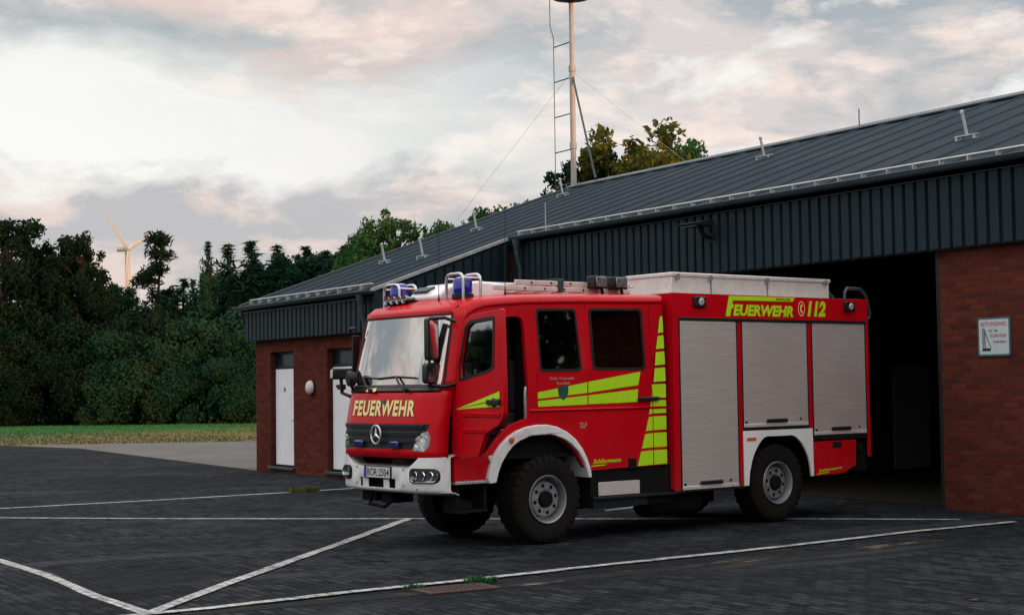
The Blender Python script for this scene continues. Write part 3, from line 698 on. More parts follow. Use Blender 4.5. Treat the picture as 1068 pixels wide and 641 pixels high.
for k in range(3):
    a=R(90+120*k); c,s=math.cos(a),math.sin(a)
    m.add([(CX+.10*c,ey,1.275+.10*s),(CX-.016*s,ey,1.275+.016*c),(CX+.016*s,ey,1.275-.016*c),(CX,ey-.02,1.275),(CX,ey+.01,1.275)],[(0,1,3),(0,3,2),(0,4,1),(0,2,4)])
m.build('star_emblem',M['steel'],gr,off=TO)
for bx in (CX-.40,CX+.32):
    m=MB(); m.box((bx-.09,fy(bx,1.16)-.05,1.125),(bx+.09,fy(bx,1.16)+.02,1.205)); T(m,'front_flasher',M['bluedark'],bevel=.015)
m=MB(); fpoly(m,[(CX-.004,1.025),(CX+.004,1.025),(CX+.004,1.11),(CX-.004,1.11)],.0005,.003); T(m,'panel_seam',M['under'])
m=MB(); fpoly(m,[(CX-.95,1.408),(CX+.95,1.408),(CX+.95,1.402),(CX-.95,1.402)],.0005,.003); T(m,'panel_seam',M['under'])
for sgn in (-1,1):
    q=lambda pl:[(CX+sgn*a*K,b) for a,b in pl]
    m=MB(); fpoly(m,q([(.72,1.105),(.765,1.235),(.83,1.30),(.945,1.315),(.975,1.25),(.96,1.15),(.90,1.095)]),-.004,.008); hl=T(m,'headlight',M['lampbowl'],angle=60)
    m=MB(); fpoly(m,q([(.73,1.11),(.772,1.23),(.835,1.293),(.94,1.307),(.965,1.25),(.952,1.155),(.90,1.102)]),.010,.016); m.build('lens',M['lens'],hl,off=TO)
    m=MB()
    for d_,z_,r_ in ((.71,1.18,.05),(.78,1.235,.04)):
        xx=CX+sgn*d_; m.lathe([(r_,0),(r_*.9,.012),(r_*.35,-.0),(0,.0)],(xx,fy(xx,z_)-.004,z_),(sgn*.35,-1,0),18)
    m.build('reflector',M['chrome'],hl,off=TO)
# lettering on the front
m=MB(); text_on(m,'FEUERWEHR',lambda a,b:(a,fy(a,b)-.0105,b),CX-.62,CX+.62,1.478,1.655,bold=.035,spacing=1.1)
T(m,'lettering',M['cream'],smooth=False,recalc=False)
m=MB(); text_on(m,'FEUERWEHR',lambda a,b:(a+.008,fy(a,b)-.0085,b-.006),CX-.625,CX+.625,1.472,1.658,bold=.055,spacing=1.1); T(m,'lettering_shadow',M['text_black'],smooth=False,recalc=False)
m=MB(); fpoly(m,[(CX-.03,1.61),(CX+.03,1.61),(CX+.03,1.66),(CX-.03,1.66)],.011,.014); T(m,'badge',M['shield'])
# --- bumper
def by(x,z): return -.255+foff(x)+(.02 if z<.66 else 0)
xs=[CX+q*K for q in (-1.12,-1.105,-1.08,-1.03,-.98,-.90,-.82,-.74,-.66,-.58,-.46,-.39,-.26,.10,.22,.36,.50,.60,.66,.74,.82,.90,.98,1.03,1.08,1.105,1.12)]
def btop(x): 
    d_=abs(x-CX)/K; return lerp(d_,[(0,.935),(.62,.935),(.74,1.0),(.80,1.055),(1.12,1.06)])
zsr=[('b',0),('b',.03),('i',.685),('i',.79),('t',.03),('t',0)]
rows=[]
for kind,v in zsr:
    row=[]
    for xv in xs:
        z0=.625; zz=z0+v if kind=='b' else (v if kind=='i' else btop(xv)-v)
        dep=.16 if (kind,v)==('b',0) or (kind,v)==('t',0) else (.0 if v!=.03 else .0)
        yy=by(xv,zz)+dep; row.append((xv,min(yy,.13),zz))
    rows.append(row)
m=MB(); n=len(xs); vs_=[p for r_ in rows for p in r_]; fs_=[]
ops=((-.46,-.39),(-.26,.10),(.22,.36))
for i in range(len(rows)-1):
    for k in range(n-1):
        if i==2 and any(abs(xs[k]-CX-a*K)<1e-6 and abs(xs[k+1]-CX-b*K)<1e-6 for a,b in ops): continue
        fs_.append((i*n+k,i*n+k+1,(i+1)*n+k+1,(i+1)*n+k))
m.add(vs_,fs_); bp=T(m,'bumper',M['white'],solid=.012,angle=50)
for sgn in (-1,1):
    xx=CX+sgn*1.12; m=MB(); m.box((min(xx,xx-sgn*.02),.0,.63),(max(xx,xx-sgn*.02),.13,1.05)); 
m=MB(); m.box((CX-.45,-.17,.66),(CX+.36,-.12,.86)); T(m,'intake_mesh',M['under'],smooth=False)
for sgn in (-1,1):
    bez=rrect(.585,.752,.945,.915,.06,5); m=MB()
    m2=MB(); 
    def patch(mb,poly,d0,d1,hole=()):
        mm=MB(); fpoly(mm,[(CX+sgn*a,b) for a,b in poly],d0,d1,[[(CX+sgn*a,b) for a,b in h] for h in hole]); mb.add(mm.v,mm.f)
    patch(m,bez,.012,.022); fg=T(m,'fog_lamp',M['blackp'],angle=60)
    m=MB(); patch(m,rrect(.62,.768,.932,.90,.05,5),.023,.028); m.build('lamp_bowl',M['lampbowl'],fg,off=TO)
    m=MB(); patch(m,rrect(.615,.765,.936,.903,.05,5),.032,.040); m.build('lens',M['lens'],fg,off=TO)
    m=MB()
    for d_ in (.68,.78,.87):
        xx=CX+sgn*d_; m.lathe([(.05,.0),(.045,.008),(.02,-.002),(0,-.002)],(xx,fy(xx,.834)-.028,.834),(sgn*.4*(d_-.5),-1,0),16)
    m.build('reflector',M['chrome'],fg,off=TO)
# bolts on the bumper
for d_,z_ in ((.47,.90),(.47,.72),(-.47,.90),(-.47,.72),(.7,.69)):
    m=MB(); xx=CX+d_; m.cyl((xx,by(xx,z_)-.012,min(z_,btop(xx)-.03)),(xx,by(xx,z_)-.004,min(z_,btop(xx)-.03)),.012,8); m.build('bolt',M['rim'],bp,off=TO)
# licence plate
py_=by(CX-.2,.85)-.02
m=MB(); m.box((CX-.29,py_-.004,.785),(CX+.25,py_+.018,.925)); lp=T(m,'license_plate',M['text_black'],bevel=.004)
m=MB(); m.box((CX-.228,py_-.0075,.797),(CX+.242,py_-.0045,.913)); m.build('plate_face',M['plate'],lp,off=TO,smooth=False)
m=MB(); m.box((CX-.283,py_-.0075,.797),(CX-.230,py_-.0045,.913)); m.build('euro_band',M['euro'],lp,off=TO,smooth=False)
m=MB(); text_on(m,'BOR:2504',lambda a,b:(a,py_-.0095,b),CX-.215,CX+.228,.812,.898,bold=.012); m.build('lettering',M['text_black'],lp,off=TO,smooth=False,recalc=False)
# tow eye under the bumper
m=MB(); m.tube([(CX-.35,-.12,.62),(CX-.35,-.16,.48),(CX-.05,-.16,.46),(CX+.02,-.05,.56)],.022,8); m.box((CX-.72,-.02,.50),(CX-.42,.3,.63)); m.box((CX-.2,-.1,.5),(CX+.0,.2,.63)); T(m,'tow_bracket',M['under'])
# --- driver door, swung wide open, with its mirrors
DH=(-.045,.085); TH=R(94)
dr=empty('driver_door',(DH[0]+TO[0],DH[1]+TO[1],0.),-TH,ft)
# door frame of reference: local +y runs along the door, local +x is its outer face
outl=roundpoly([(.0,1.03),(.46,1.06),(.60,1.30),(.86,1.39),(.955,1.50),(.955,1.85),(.935,2.60),(.33,2.56),(.20,2.50),(.03,1.86)],.025,2)
wh=roundpoly([(.105,1.86),(.10,2.03),(.235,2.44),(.34,2.495),(.80,2.52),(.775,1.985),(.66,1.945)],.03,2)
m=MB(); m.prism(outl,'x',-.055,0.,holes=[wh]); m.build('door_panel',M['red'],dr,bevel=.012)
cx_,cy_=.45,2.18; inn=[(cx_+(a-cx_)*.93,cy_+(b-cy_)*.92) for a,b in wh]; outr=[(cx_+(a-cx_)*1.03,cy_+(b-cy_)*1.03) for a,b in wh]
m=MB(); m.prism(outr,'x',-.002,.006,holes=[inn]); m.build('window_seal',M['blackp'],dr)
m=MB(); m.prism(inn,'x',-.032,-.026); m.build('pane',M['sideglass'],dr,smooth=False)
m=MB(); m.prism([(a*.94+.02,1.02+(b-1.02)*.98) if False else (a,b) for a,b in roundpoly([(.05,1.10),(.44,1.10),(.58,1.34),(.84,1.42),(.91,1.52),(.91,1.84),(.70,1.90),(.10,1.80)],.03,2)],'x',-.075,-.0555); m.build('door_trim',M['blackp'],dr)
m=MB(); m.flat([(.03,1.552),(.885,1.742),(.885,1.668)],'x',.0035); m.flat([(.03,1.548),(.885,1.650),(.885,1.585),(.55,1.572)],'x',.0035); m.build('stripe',M['lime'],dr,smooth=False,recalc=False)
m=MB(); m.box((.001,.66,1.60),(.03,.90,1.655)); m.lathe([(.05,0),(.045,.02),(0,.022)],(.0,.78,1.625),(1,0,0),16); m.build('handle',M['blackp'],dr,bevel=.008)
for za,zb,ya in ((1.475,1.51,.17),(1.305,1.34,.15)):
    m=MB(); m.prism([(0,za-.01),(.0,zb+.01),(.014,zb),(.010,za)],'y',ya,ya+ (.72 if za>1.4 else .44)); m.build('door_crease',M['red'],dr,smooth=False)
# mirrors on arms
m=MB(); m.tube([(.0,.05,2.50),(.10,-.02,2.545),(.20,-.18,2.54)],.02,8); m.tube([(.0,.03,1.83),(.10,-.04,1.80),(.20,-.18,1.82)],.02,8); m.tube([(.20,-.19,1.82),(.20,-.19,2.54)],.016,8); ma=m.build('mirror_arm',M['blackp'],dr)
m=MB(); m.prism(rrect(.10,2.085,.235,2.55,.035,4),'y',-.24,-.15); m.build('mirror_housing',M['blackp'],ma,bevel=.02)
m=MB(); m.prism(rrect(.10,1.83,.265,2.06,.045,4),'y',-.24,-.14); m.build('mirror_housing',M['blackp'],ma,bevel=.02)
m=MB(); m.prism(rrect(.115,2.11,.22,2.525,.03,4),'y',-.146,-.142); m.prism(rrect(.115,1.85,.25,2.04,.03,4),'y',-.136,-.132); m.build('mirror_glass',M['chrome'],ma,smooth=False)
# far-side mirror
m=MB(); m.tube([(XR+.06,.06,2.50),(XR-.04,.05,2.50),(XR-.09,.08,2.47)],.018,8); m.tube([(XR+.06,.05,1.84),(XR-.05,.04,1.88),(XR-.09,.08,1.95)],.018,8)
fm=T(m,'mirror_arm',M['blackp'])
m=MB(); m.prism(rrect(XR-.035,1.98,XR-.005,2.42,.012,4),'y',.06,.15); m.build('mirror_housing',M['blackp'],fm,off=TO,bevel=.02)
# spotlight at the far front corner
sp=MB(); sp.tube([(XR+.10,-.05,1.70),(XR-.02,-.09,1.74),(XR-.02,-.10,1.90)],.022,8); sp.box((XR-.06,-.13,1.78),(XR+.02,-.06,1.84)); sp.cyl((XR-.10,-.11,1.82),(XR+.0,-.11,1.82),.018,8); spo=T(sp,'spotlight_bracket',M['blackp'])
def rotbox(cx,cy,ang,pts): return [(cx+px*math.cos(ang)-py*math.sin(ang),cy+px*math.sin(ang)+py*math.cos(ang)) for px,py in pts]
sa=R(-112)
m=MB(); m.prism(rotbox(XR-.02,-.10,sa,[(-.14,-.05),(-.06,-.085),(.11,-.085),(.11,.085),(-.06,.085),(-.14,.05)]),'z',1.90,2.03); m.build('spotlight',M['blackp'],spo,off=TO,bevel=.02)
m=MB(); m.prism(rotbox(XR-.02,-.10,sa,[(.111,-.07),(.118,-.07),(.118,.07),(.111,.07)]),'z',1.915,2.015); m.build('lens',M['alu'],spo,off=TO,bevel=.003)
m=MB(); m.lathe([(.0,0),(.085,.01),(.095,.05),(.07,.10),(0,.12)],(-1.72,fy(-1.72,1.88)-.16,1.90),(.25,1,.1),18); m.tube([(-1.72,fy(-1.72,1.8)-.10,1.88),(-1.78,fy(-1.78,1.78)-.02,1.77)],.018,8); T(m,'ramp_mirror',M['blackp'])
# --- cab interior
m=MB(); m.box((XR+.06,.10,1.35),(-.09,.50,1.78)); T(m,'dashboard',M['seat'],bevel=.04)
for sx in (-.62,-1.75):
    m=MB(); m.box((sx-.26,.75,1.32),(sx+.26,1.2,1.50)); m.box((sx-.24,1.14,1.5),(sx+.24,1.28,2.1)); m.box((sx-.14,1.15,2.12),(sx+.14,1.25,2.32)); T(m,'cab_seat',M['seat'],bevel=.04)
m=MB(); m.tube([(-.62+.22*math.cos(2*PI*k/28),.52+.10*math.sin(2*PI*k/28),1.78+.19*math.sin(2*PI*k/28)) for k in range(28)],.016,8,closed=True); m.tube([(-.62,.52,1.78),(-.62,.40,1.62)],.03,8); m.tube([(-.82,.52,1.78),(-.42,.52,1.78)],.014,6); T(m,'steering_wheel',M['blackp'])
m=MB(); m.box((XR+.06,1.45,1.30),(-.10,1.62,2.25)); m.box((XR+.06,2.7,1.25),(-.10,3.2,1.5)); m.box((XR+.06,3.1,1.5),(-.10,3.2,2.2)); T(m,'crew_bench',M['seat'],bevel=.03)
m=MB(); m.box((XR+.06,.1,.98),(-.10,3.22,1.02)); m.box((XR+.06,3.21,.82),(-.10,3.26,2.83)); m.box((XR+.06,.55,1.02),(-.14,1.9,1.24)); T(m,'cab_floor',M['under'],smooth=False)
# jamb of the opening, grab handle
m=MB(); m.box((-.30,1.125,1.25),(-.105,1.17,2.55)); T(m,'door_jamb',M['under'],smooth=False)
m=MB(); m.tube([(-.075,1.095,1.40),(-.06,1.075,1.46),(-.06,1.075,1.72),(-.075,1.095,1.78)],.016,8); T(m,'grab_handle',M['zinc'])
# lower entrance: step panel with tread
m=MB(); m.box((-.36,.08,.755),(-.05,.55,1.02)); T(m,'entrance_panel',M['red'],bevel=.015)
m=MB(); m.box((-.30,.07,.735),(-.02,.54,.765)); st1=T(m,'entrance_step',M['zinc'],bevel=.004)
m=MB()
for k in range(9): m.box((-.28,.10+k*.047,.7655),(-.04,.12+k*.047,.774))
m.build('tread',M['steel'],st1,off=TO,smooth=False)
m=MB(); m.box((-.30,.10,.44),(-.06,.14,.735)); m.box((-.30,.48,.44),(-.06,.52,.735)); m.box((-.30,.10,.42),(-.04,.52,.45)); T(m,'lower_step',M['under'],bevel=.004)
m=MB(); text_on(m,'MARK',lambda a,b:(-.046,a,b),.20,.32,.90,.925) if False else m.box((-.0495,.28,.89),(-.047,.42,.912)); T(m,'side_badge',M['alu'],smooth=False)
m=MB(); m.lathe([(.0,0),(.035,.0),(.035,.03),(0,.04)],(-.05,.56,1.0),(1,0,0),14); T(m,'side_lamp',M['globe'])
# --- white front fenders
arch_out=[(.495,.79),(.535,.93),(.60,1.05),(.69,1.15),(.80,1.235),(.92,1.295),(1.06,1.335),(1.22,1.355),(1.36,1.352),(1.50,1.325),(1.65,1.265),(1.78,1.175),(1.88,1.065),(1.955,.94),(2.0,.82),(2.015,.725)]
arch_i2=[(1.965,.725),(1.945,.81),(1.895,.925),(1.82,1.03),(1.72,1.115),(1.60,1.185),(1.47,1.228),(1.35,1.245),(1.22,1.245),(1.08,1.225),(.96,1.185),(.86,1.125),(.77,1.04),(.70,.945),(.65,.84),(.62,.735),(.52,.725)]
for xa,xb in ((-.36,-.005),(XR+.005,XR+.36)):
    m=MB(); m.prism(arch_out+arch_i2,'x',xa,xb); T(m,'fender',M['white'],bevel=.02)
m=MB(); m.lathe([(.035,0),(.033,.02),(0,.03)],(-.006,.83,1.195),(1,0,0),16); T(m,'marker_lamp',M['amber'])
# --- stripes, crest, script on the crew doors
X1=-.0425; X2=-.0412
m=MB(); gap=.013
m.flat([(1.25,1.719),(2.003-gap,1.828),(2.003-gap,1.703),(1.25,1.645)],'x',X1); m.flat([(2.003+gap*.3,1.831),(2.84,1.947),(2.795,1.785),(2.003+gap*.3,1.705)],'x',X1)
m.flat([(1.25,1.621),(2.003-gap,1.674),(2.003-gap,1.570),(1.25,1.556)],'x',X1); m.flat([(2.003+gap*.3,1.676),(2.792,1.738),(2.782,1.586),(2.003+gap*.3,1.572)],'x',X1)
T(m,'stripe',M['lime'],smooth=False,recalc=False,warp=wcab)
m=MB()
ze=[2.615,2.40,2.195,2.0,1.805,1.61,1.415,1.21,1.015]
edge=lambda zz: lerp(zz,[(.82,2.765),(1.34,2.945),(1.80,3.045),(2.2,3.11),(2.62,3.205)])
z0=.822
segs=[(.824,.995),(1.03,1.20),(1.235,1.40),(1.435,1.59),(1.62,1.785),(1.82,1.985),(2.02,2.18),(2.215,2.375),(2.41,2.61)]
for za,zb in segs:
    sk=.012
    if edge(za)<3.02:
        m.flat([(edge(za),za),(3.022,za+sk*.7),(3.022,zb+sk*.7),(edge(zb),zb)],'x',X1); m.flat([(3.036,za+sk*.7),(3.25,za+sk),(3.25,zb+sk),(3.036,zb+sk*.7)],'x',X1)
    else: m.flat([(max(3.036,edge(za)),za),(3.25,za+sk),(3.25,zb+sk),(max(3.036,edge(zb)),zb)],'x',X1)
T(m,'hatched_marking',M['lime'],smooth=False,recalc=False,warp=wcab)
m=MB(); f3=lambda a,b:(X2,a,b)
text_on(m,'Freiw. Feuerwehr',f3,1.43,1.80,1.858,1.895,bold=.006); text_on(m,'Raesfeld',f3,1.53,1.72,1.805,1.838,bold=.006); T(m,'lettering',M['greyw'],smooth=False,recalc=False,warp=wcab)
m=MB(); m.flat([(1.545,1.785),(1.705,1.795),(1.70,1.70),(1.665,1.65),(1.625,1.625),(1.585,1.648),(1.55,1.695)],'x',X2); T(m,'crest',M['shield'],smooth=False,recalc=False)
m=MB(); m.flat([(1.56,1.778),(1.615,1.782),(1.615,1.73),(1.56,1.728)],'x',X2+.001); T(m,'crest_field',M['gutter'],smooth=False,recalc=False)
m=MB(); text_on(m,'TLF',f3,1.86,2.0-.02,1.30,1.36,bold=.02,shear=.2); T(m,'type_lettering',M['greyw'],smooth=False,recalc=False)
def script(a0,a1,b0,b1,xq,slope):
    mb=MB(); text_on(mb,'Schlingmann',lambda a,b:(xq,a,b+(a-a0)*slope),a0,a1,b0,b1,bold=.02,shear=.35)
    mb.flat([(a0-.02,b0-.006),(a1*.45+a0*.55,b0-.002+slope*.2),(a1*.45+a0*.55,b0-.012+slope*.2),(a0-.03,b0-.018)],'x',xq); return mb
T(script(2.06,2.50,.865,.93,X2,.02),'script_lettering',M['lime'],smooth=False,recalc=False)
# door seams, handles, body crease
m=MB()
for pl in ([(1.998,.80),(2.006,.80),(2.006,2.79),(1.998,2.79)],[(3.024,.83),(3.032,.83),(3.032,2.80),(3.024,2.80)],[(2.006,2.785),(3.024,2.797),(3.024,2.789),(2.006,2.777)],[(1.245,1.35),(1.25,1.35),(1.25,2.0),(1.245,2.0)],):
    m.flat(pl,'x',X2-.0005)
T(m,'door_seam',M['under'],smooth=False,recalc=False,warp=wcab)
m=MB(); m.prism([(-.046,1.515),(-.022,1.535),(-.022,1.545),(-.046,1.555)],'y',1.13,2.99) if False else None
m=MB(); m.add([(-.0455,1.13,1.53),(-.028,1.13,1.515),(-.0455,1.13,1.49),(-.0455,3.26,1.535),(-.028,3.26,1.52),(-.0455,3.26,1.495)],[(0,1,4,3),(1,2,5,4),(0,2,1),(3,4,5)]); T(m,'body_crease',M['red'],angle=10)
m=MB(); m.box((-.044,2.78,1.60),(-.01,3.12,1.645)); T(m,'handle',M['blackp'],bevel=.012)
m=MB(); m.box((-.05,2.62,.80),(-.035,2.74,.92)); T(m,'step_recess',M['under'],smooth=False)
# --- chassis and steps between the axles
m=MB(); m.box((-1.62,.3,.60),(-.72,6.9,.86)); m.box((-2.0,3.3,.30),(-.4,4.4,.52)); m.box((XR+.3,2.2,.32),(-.55,3.2,.8)); m.cyl((XR+.3,1.394,.53),(-.3,1.394,.53),.11,12); m.cyl((XR+.3,5.234,.53),(-.3,5.234,.53),.11,12); T(m,'chassis',M['under'],smooth=False)
for xa,xb in ((-.5,-.36),(XR+.36,XR+.5)):
    m=MB(); m.prism([(.5,.62)]+[(a,b) for a,b in arch_in]+[(2.0,.62),(2.0,1.28),(.5,1.28)],'x',xa,xb) if False else m.box((xa,.5,.95),(xb,2.0,1.26)); 
m=MB(); m.box((XR+.37,.58,1.26),(-.12,1.98,1.30)); m.box((XR+.5,.55,.55),(-.9,2.0,1.25)); T(m,'wheel_arch_liner',M['under'],smooth=False)
m=MB(); m.box((-.34,2.04,.36),(-.07,3.34,.82)); T(m,'step_recess',M['under'],smooth=False)
m=MB(); m.box((-.068,2.155,.502),(-.055,2.805,.66)); T(m,'kick_plate',M['alu'],bevel=.003)
m=MB(); m.box((-.32,2.05,.462),(.0,3.50,.492)); m.box((-.05,2.05,.36),(-.03,2.9,.462)); T(m,'side_step',M['anth'],bevel=.004)
m=MB(); m.tube([(-.05,2.22,.36),(-.05,2.25,.33),(-.05,2.66,.34),(-.05,2.7,.37)],.012,6); T(m,'step_bar',M['zinc'])
m=MB(); m.lathe([(.0,0),(.17,.01),(.18,.06),(.18,.84),(.17,.89),(0,.9)],(-.30,3.05,.36),(0,1,0),20); T(m,'air_tank',M['under'])
m=MB(); m.box((XR+.02,3.10,.38),(XR+.5,4.4,.80)); T(m,'fuel_tank',M['under'],bevel=.05)
# --- box body
m=MB(); m.box((XR+.012,3.345,1.2),(-.012,7.02,2.895)); m.box((XR+.012,3.36,.52),(-.012,4.54,1.199)); m.box((XR+.012,5.866,1.03),(-.012,6.98,1.199)); bx_=T(m,'box_body',M['darkred'],smooth=False)
def sidepart(polys,x,d,name,mat,par=None,mirror=True,**k):
    m=MB()
    for pl in polys: m.prism(pl,'x',x-d,x)
    a=T(m,name,mat,par,**k)
    if mirror:
        m=MB()
        for pl in polys: m.prism(pl,'x',XR-x,XR-x+d)
        T(m,name,mat,par,**k)
    return a
rect=lambda a,b,c,d:[(a,b),(c,b),(c,d),(a,d)]
sidepart([rect(3.335,2.61,7.035,2.905),rect(3.335,.50,3.438,2.61),rect(4.470,.50,4.535,2.61),rect(5.795,1.20,5.862,2.61),rect(6.975,.78,7.035,2.61)],.0,.02,'body_frame',M['red'],bevel=.008)
m=MB(); m.box((XR+.02,3.333,.52),(-.02,3.3445,2.90)); T(m,'body_front_panel',M['red'],smooth=False)
m=MB(); m.box((XR+.02,7.0205,1.0),(-.02,7.034,2.90)); T(m,'body_rear_panel',M['red'],smooth=False)
sidepart([rect(3.44,2.572,6.973,2.608)],.014,.03,'rain_rail',M['blackp'],bevel=.004)
def shutter(y0,y1,z0,z1,lab):
    m=MB(); rows=[]; zz=z0+.035; p_=.030
    prof=[]
    while zz<z1-.03:
        prof+=[(-.005,zz),(-.0015,zz+.002),(-.001,zz+.010),(-.001,zz+p_-.006),(-.0015,zz+p_-.002)]; zz+=p_
    prof=[q for q in prof if q[1]<=z1-.002]+[(-.008,z1)]
    m.grid([[(a,y0+.02,b) for a,b in prof],[(a,y1-.02,b) for a,b in prof]])
    s=T(m,'roller_shutter',M['shutter'],recalc=False,angle=20)
    m=MB(); m.box((-.008,y0+.02,z0),(.008,y1-.02,z0+.045)); m.build('bottom_rail',M['alu'],s,off=TO,bevel=.006)
    for yq in (y0,y1-.02):
        m=MB(); m.box((-.011,yq,z0),(.006,yq+.02,z1)); m.build('guide_rail',M['anth'],s,off=TO,bevel=.003)
    yc=(y0+y1)*.5; m=MB(); m.box((.009,yc-.20,z0+.055),(.03,yc+.19,z0+.10)); m.build('handle',M['blackp'],s,off=TO,bevel=.01)
    m=MB(); m.cyl((-.002,y1-.17,z0+.09),(.008,y1-.17,z0+.09),.015,10); m.box((-.002,y0+.05,z0+.05),(.005,y0+.085,z0+.08)); m.build('lock',M['blackp'],s,off=TO)
    return s
shutter(3.44,4.468,.503,2.572,''); shutter(4.537,5.793,1.232,2.572,''); shutter(5.864,6.973,1.097,2.572,'')
# mirrored shutters on the far side are plain rails
m=MB(); m.box((XR-.002,3.44,.503),(XR+.011,4.468,2.572)); m.box((XR-.002,4.537,1.232),(XR+.011,5.793,2.572)); m.box((XR-.002,5.864,1.097),(XR+.011,6.973,2.572)); T(m,'roller_shutter',M['shutter'],smooth=False)
for rc in (rect(4.537,1.192,5.793,1.230),rect(5.864,1.035,6.973,1.095),rect(3.345,.475,4.55,.500)): sidepart([rc],.004,.025,'sill_rail',M['blackp'],bevel=.003)
# white rear wheel panel
pan=[(4.545,1.190),(5.855,1.190),(5.862,.565),(5.815,.565),(5.805,.66),(5.77,.80),(5.71,.91),(5.63,1.01),(5.53,1.085),(5.46,1.110),(4.98,1.110),(4.92,1.095),(4.83,1.02),(4.75,.92),(4.69,.80),(4.65,.67),(4.630,.50),(4.545,.50)]
sidepart([pan],.003,.03,'rear_wheel_panel',M['white'],bevel=.004)
m=MB(); m.box((.0035,4.60,1.065),(.012,4.77,1.105)); T(m,'marker_lamp',M['amber'],bevel=.006)
m=MB(); m.box((XR+.4,4.60,1.115),(-.03,5.84,1.19)); m.box((XR+.6,4.58,.55),(-.6,5.86,1.11)); T(m,'wheel_arch_liner',M['under'],smooth=False)
m=MB(); m.box((-.5,5.90,.35),(-.46,5.93,1.0)); T(m,'mud_flap',M['under'],smooth=False)
sidepart([[(5.875,1.01),(6.728,1.015),(6.718,.668),(6.455,.576),(5.880,.565)]],.0,.06,'rear_locker',M['red'],bevel=.008)
m=MB(); m.box((.0005,6.24,.925),(.01,6.42,1.0)); T(m,'locker_latch',M['blackp'],bevel=.006)
T(script(5.95,6.42,.60,.645,.003,.06),'script_lettering',M['lime'],smooth=False,recalc=False)
m=MB(); m.box((-1.9,6.72,.60),(-.06,7.0,1.03)); m.box((-.5,5.89,.58),(-.0605,6.40,1.03)); m.tube([(-.05,6.82,.95),(-.03,6.84,.86)],.04,8); T(m,'rear_underbody',M['under'],smooth=False)
# side lettering
f4=lambda a,b:(.0035,a,b); m=MB()
text_on(m,'EUERWEHR',f4,4.40,5.525,2.640,2.785,bold=.045,shear=.22,spacing=1.0)
m.flat([(4.262,2.632),(4.345,2.632),(4.372,2.735),(4.405,2.735),(4.413,2.785),(4.388,2.785),(4.398,2.835),(5.515,2.842),(5.560,2.895),(4.33,2.890)],'x',.0035)
text_on(m,'112',f4,5.80,6.165,2.655,2.86,bold=.05,shear=.22); T(m,'lettering',M['lime'],smooth=False,recalc=False)
m=MB(); text_on(m,'FREIWILLIGE',lambda a,b:(.0050,a,b),5.20,5.47,2.852,2.882,bold=.02); T(m,'small_lettering',M['text_black'],smooth=False,recalc=False)
m=MB(); cy0,cz0=5.685,2.755
ring=[(cy0+.068*math.cos(2*PI*k/24),cz0+.098*math.sin(2*PI*k/24)) for k in range(24)]; ring2=[(cy0+.058*math.cos(2*PI*k/24),cz0+.086*math.sin(2*PI*k/24)) for k in range(24)]
m.flat(ring,'x',.0035,holes=[ring2])
m.flat([(cy0+.012,cz0+.06),(cy0-.012,cz0+.05),(cy0-.026,cz0+.01),(cy0-.022,cz0-.03),(cy0+.002,cz0-.06),(cy0+.026,cz0-.055),(cy0+.022,cz0-.03),(cy0+.004,cz0-.03),(cy0-.004,cz0+.0),(cy0+.004,cz0+.025),(cy0+.022,cz0+.03)],'x',.0035)
T(m,'phone_symbol',M['cream'],smooth=False,recalc=False)
# surround lamps
for ya in (3.69,6.53):
    m=MB(); m.box((.0005,ya,2.735),(.035,ya+.21,2.868)); sl=T(m,'scene_light',M['blackp'],bevel=.012)
    m=MB(); m.lathe([(.05,0),(.04,.008),(0,.010)],(.036,ya+.12,2.80),(1,0,-.2),16); m.build('lens',M['alu'],sl,off=TO)
m=MB(); m.tube([(-.05,6.62,2.89),(-.05,6.63,3.0),(-.05,6.68,3.055),(-.05,6.95,3.05),(-.05,7.05,2.98),(-.05,7.10,2.88),(-.05,7.14,2.72),(-.05,7.13,2.66),(-.05,7.03,2.62)],.022,10); T(m,'ladder_rail',M['gutter'])
m=MB(); m.tube([(-.62,6.62,2.89),(-.62,6.63,3.0),(-.62,6.68,3.055),(-.62,6.95,3.05),(-.62,7.05,2.98),(-.62,7.10,2.88),(-.62,7.14,2.72),(-.62,7.13,1.2)],.022,10); T(m,'ladder_rail',M['gutter'])
m=MB(); m.box((XR+.05,3.36,2.8955),(-.05,7.0,2.91)); T(m,'body_roof',M['alu'],smooth=False)
# roof box with lid
RX0,RX1,RY0,RY1=-1.12,-.30,3.63,6.60
m=MB(); m.box((RX0,RY0,2.912),(RX1,RY1,3.135)); rbx=T(m,'roof_box',M['alu'],bevel=.008)
m=MB(); m.box((RX0-.02,RY0-.02,3.138),(RX1+.02,RY1+.02,3.185)); m.build('lid',M['alu'],rbx,off=TO,bevel=.012)
for yy in (4.30+.0,5.35,6.5,3.72):
    m=MB(); m.box((RX1+.001,yy-.03,3.095),(RX1+.03,yy+.03,3.17)); m.build('hinge',M['rim'],rbx,off=TO,bevel=.004)
m=MB()
for yy in (4.32,5.37): m.box((RX1+.0005,yy-.012,2.93),(RX1+.004,yy+.012,3.13))
m.build('seam_strip',M['rim'],rbx,off=TO,smooth=False)
m=MB(); m.box((-2.1,3.8,2.912),(-1.3,6.4,3.02)); T(m,'roof_tray',M['alu'],bevel=.01)
# work lights at the front of the box roof
for yy in (2.52,2.84):
    m=MB(); m.box((-.52,yy-.105,2.955),(-.36,yy+.105,3.105)); wk=T(m,'work_light',M['blackp'],bevel=.015)
    m=MB(); m.box((-.3595,yy-.085,2.975),(-.352,yy+.085,3.088)); m.build('lens',M['lampbowl'],wk,off=TO,bevel=.004)
    m=MB(); m.tube([(-.44,yy+.07,2.96),(-.44,yy+.09,2.88)],.02,6); m.build('bracket',M['blackp'],wk,off=TO)
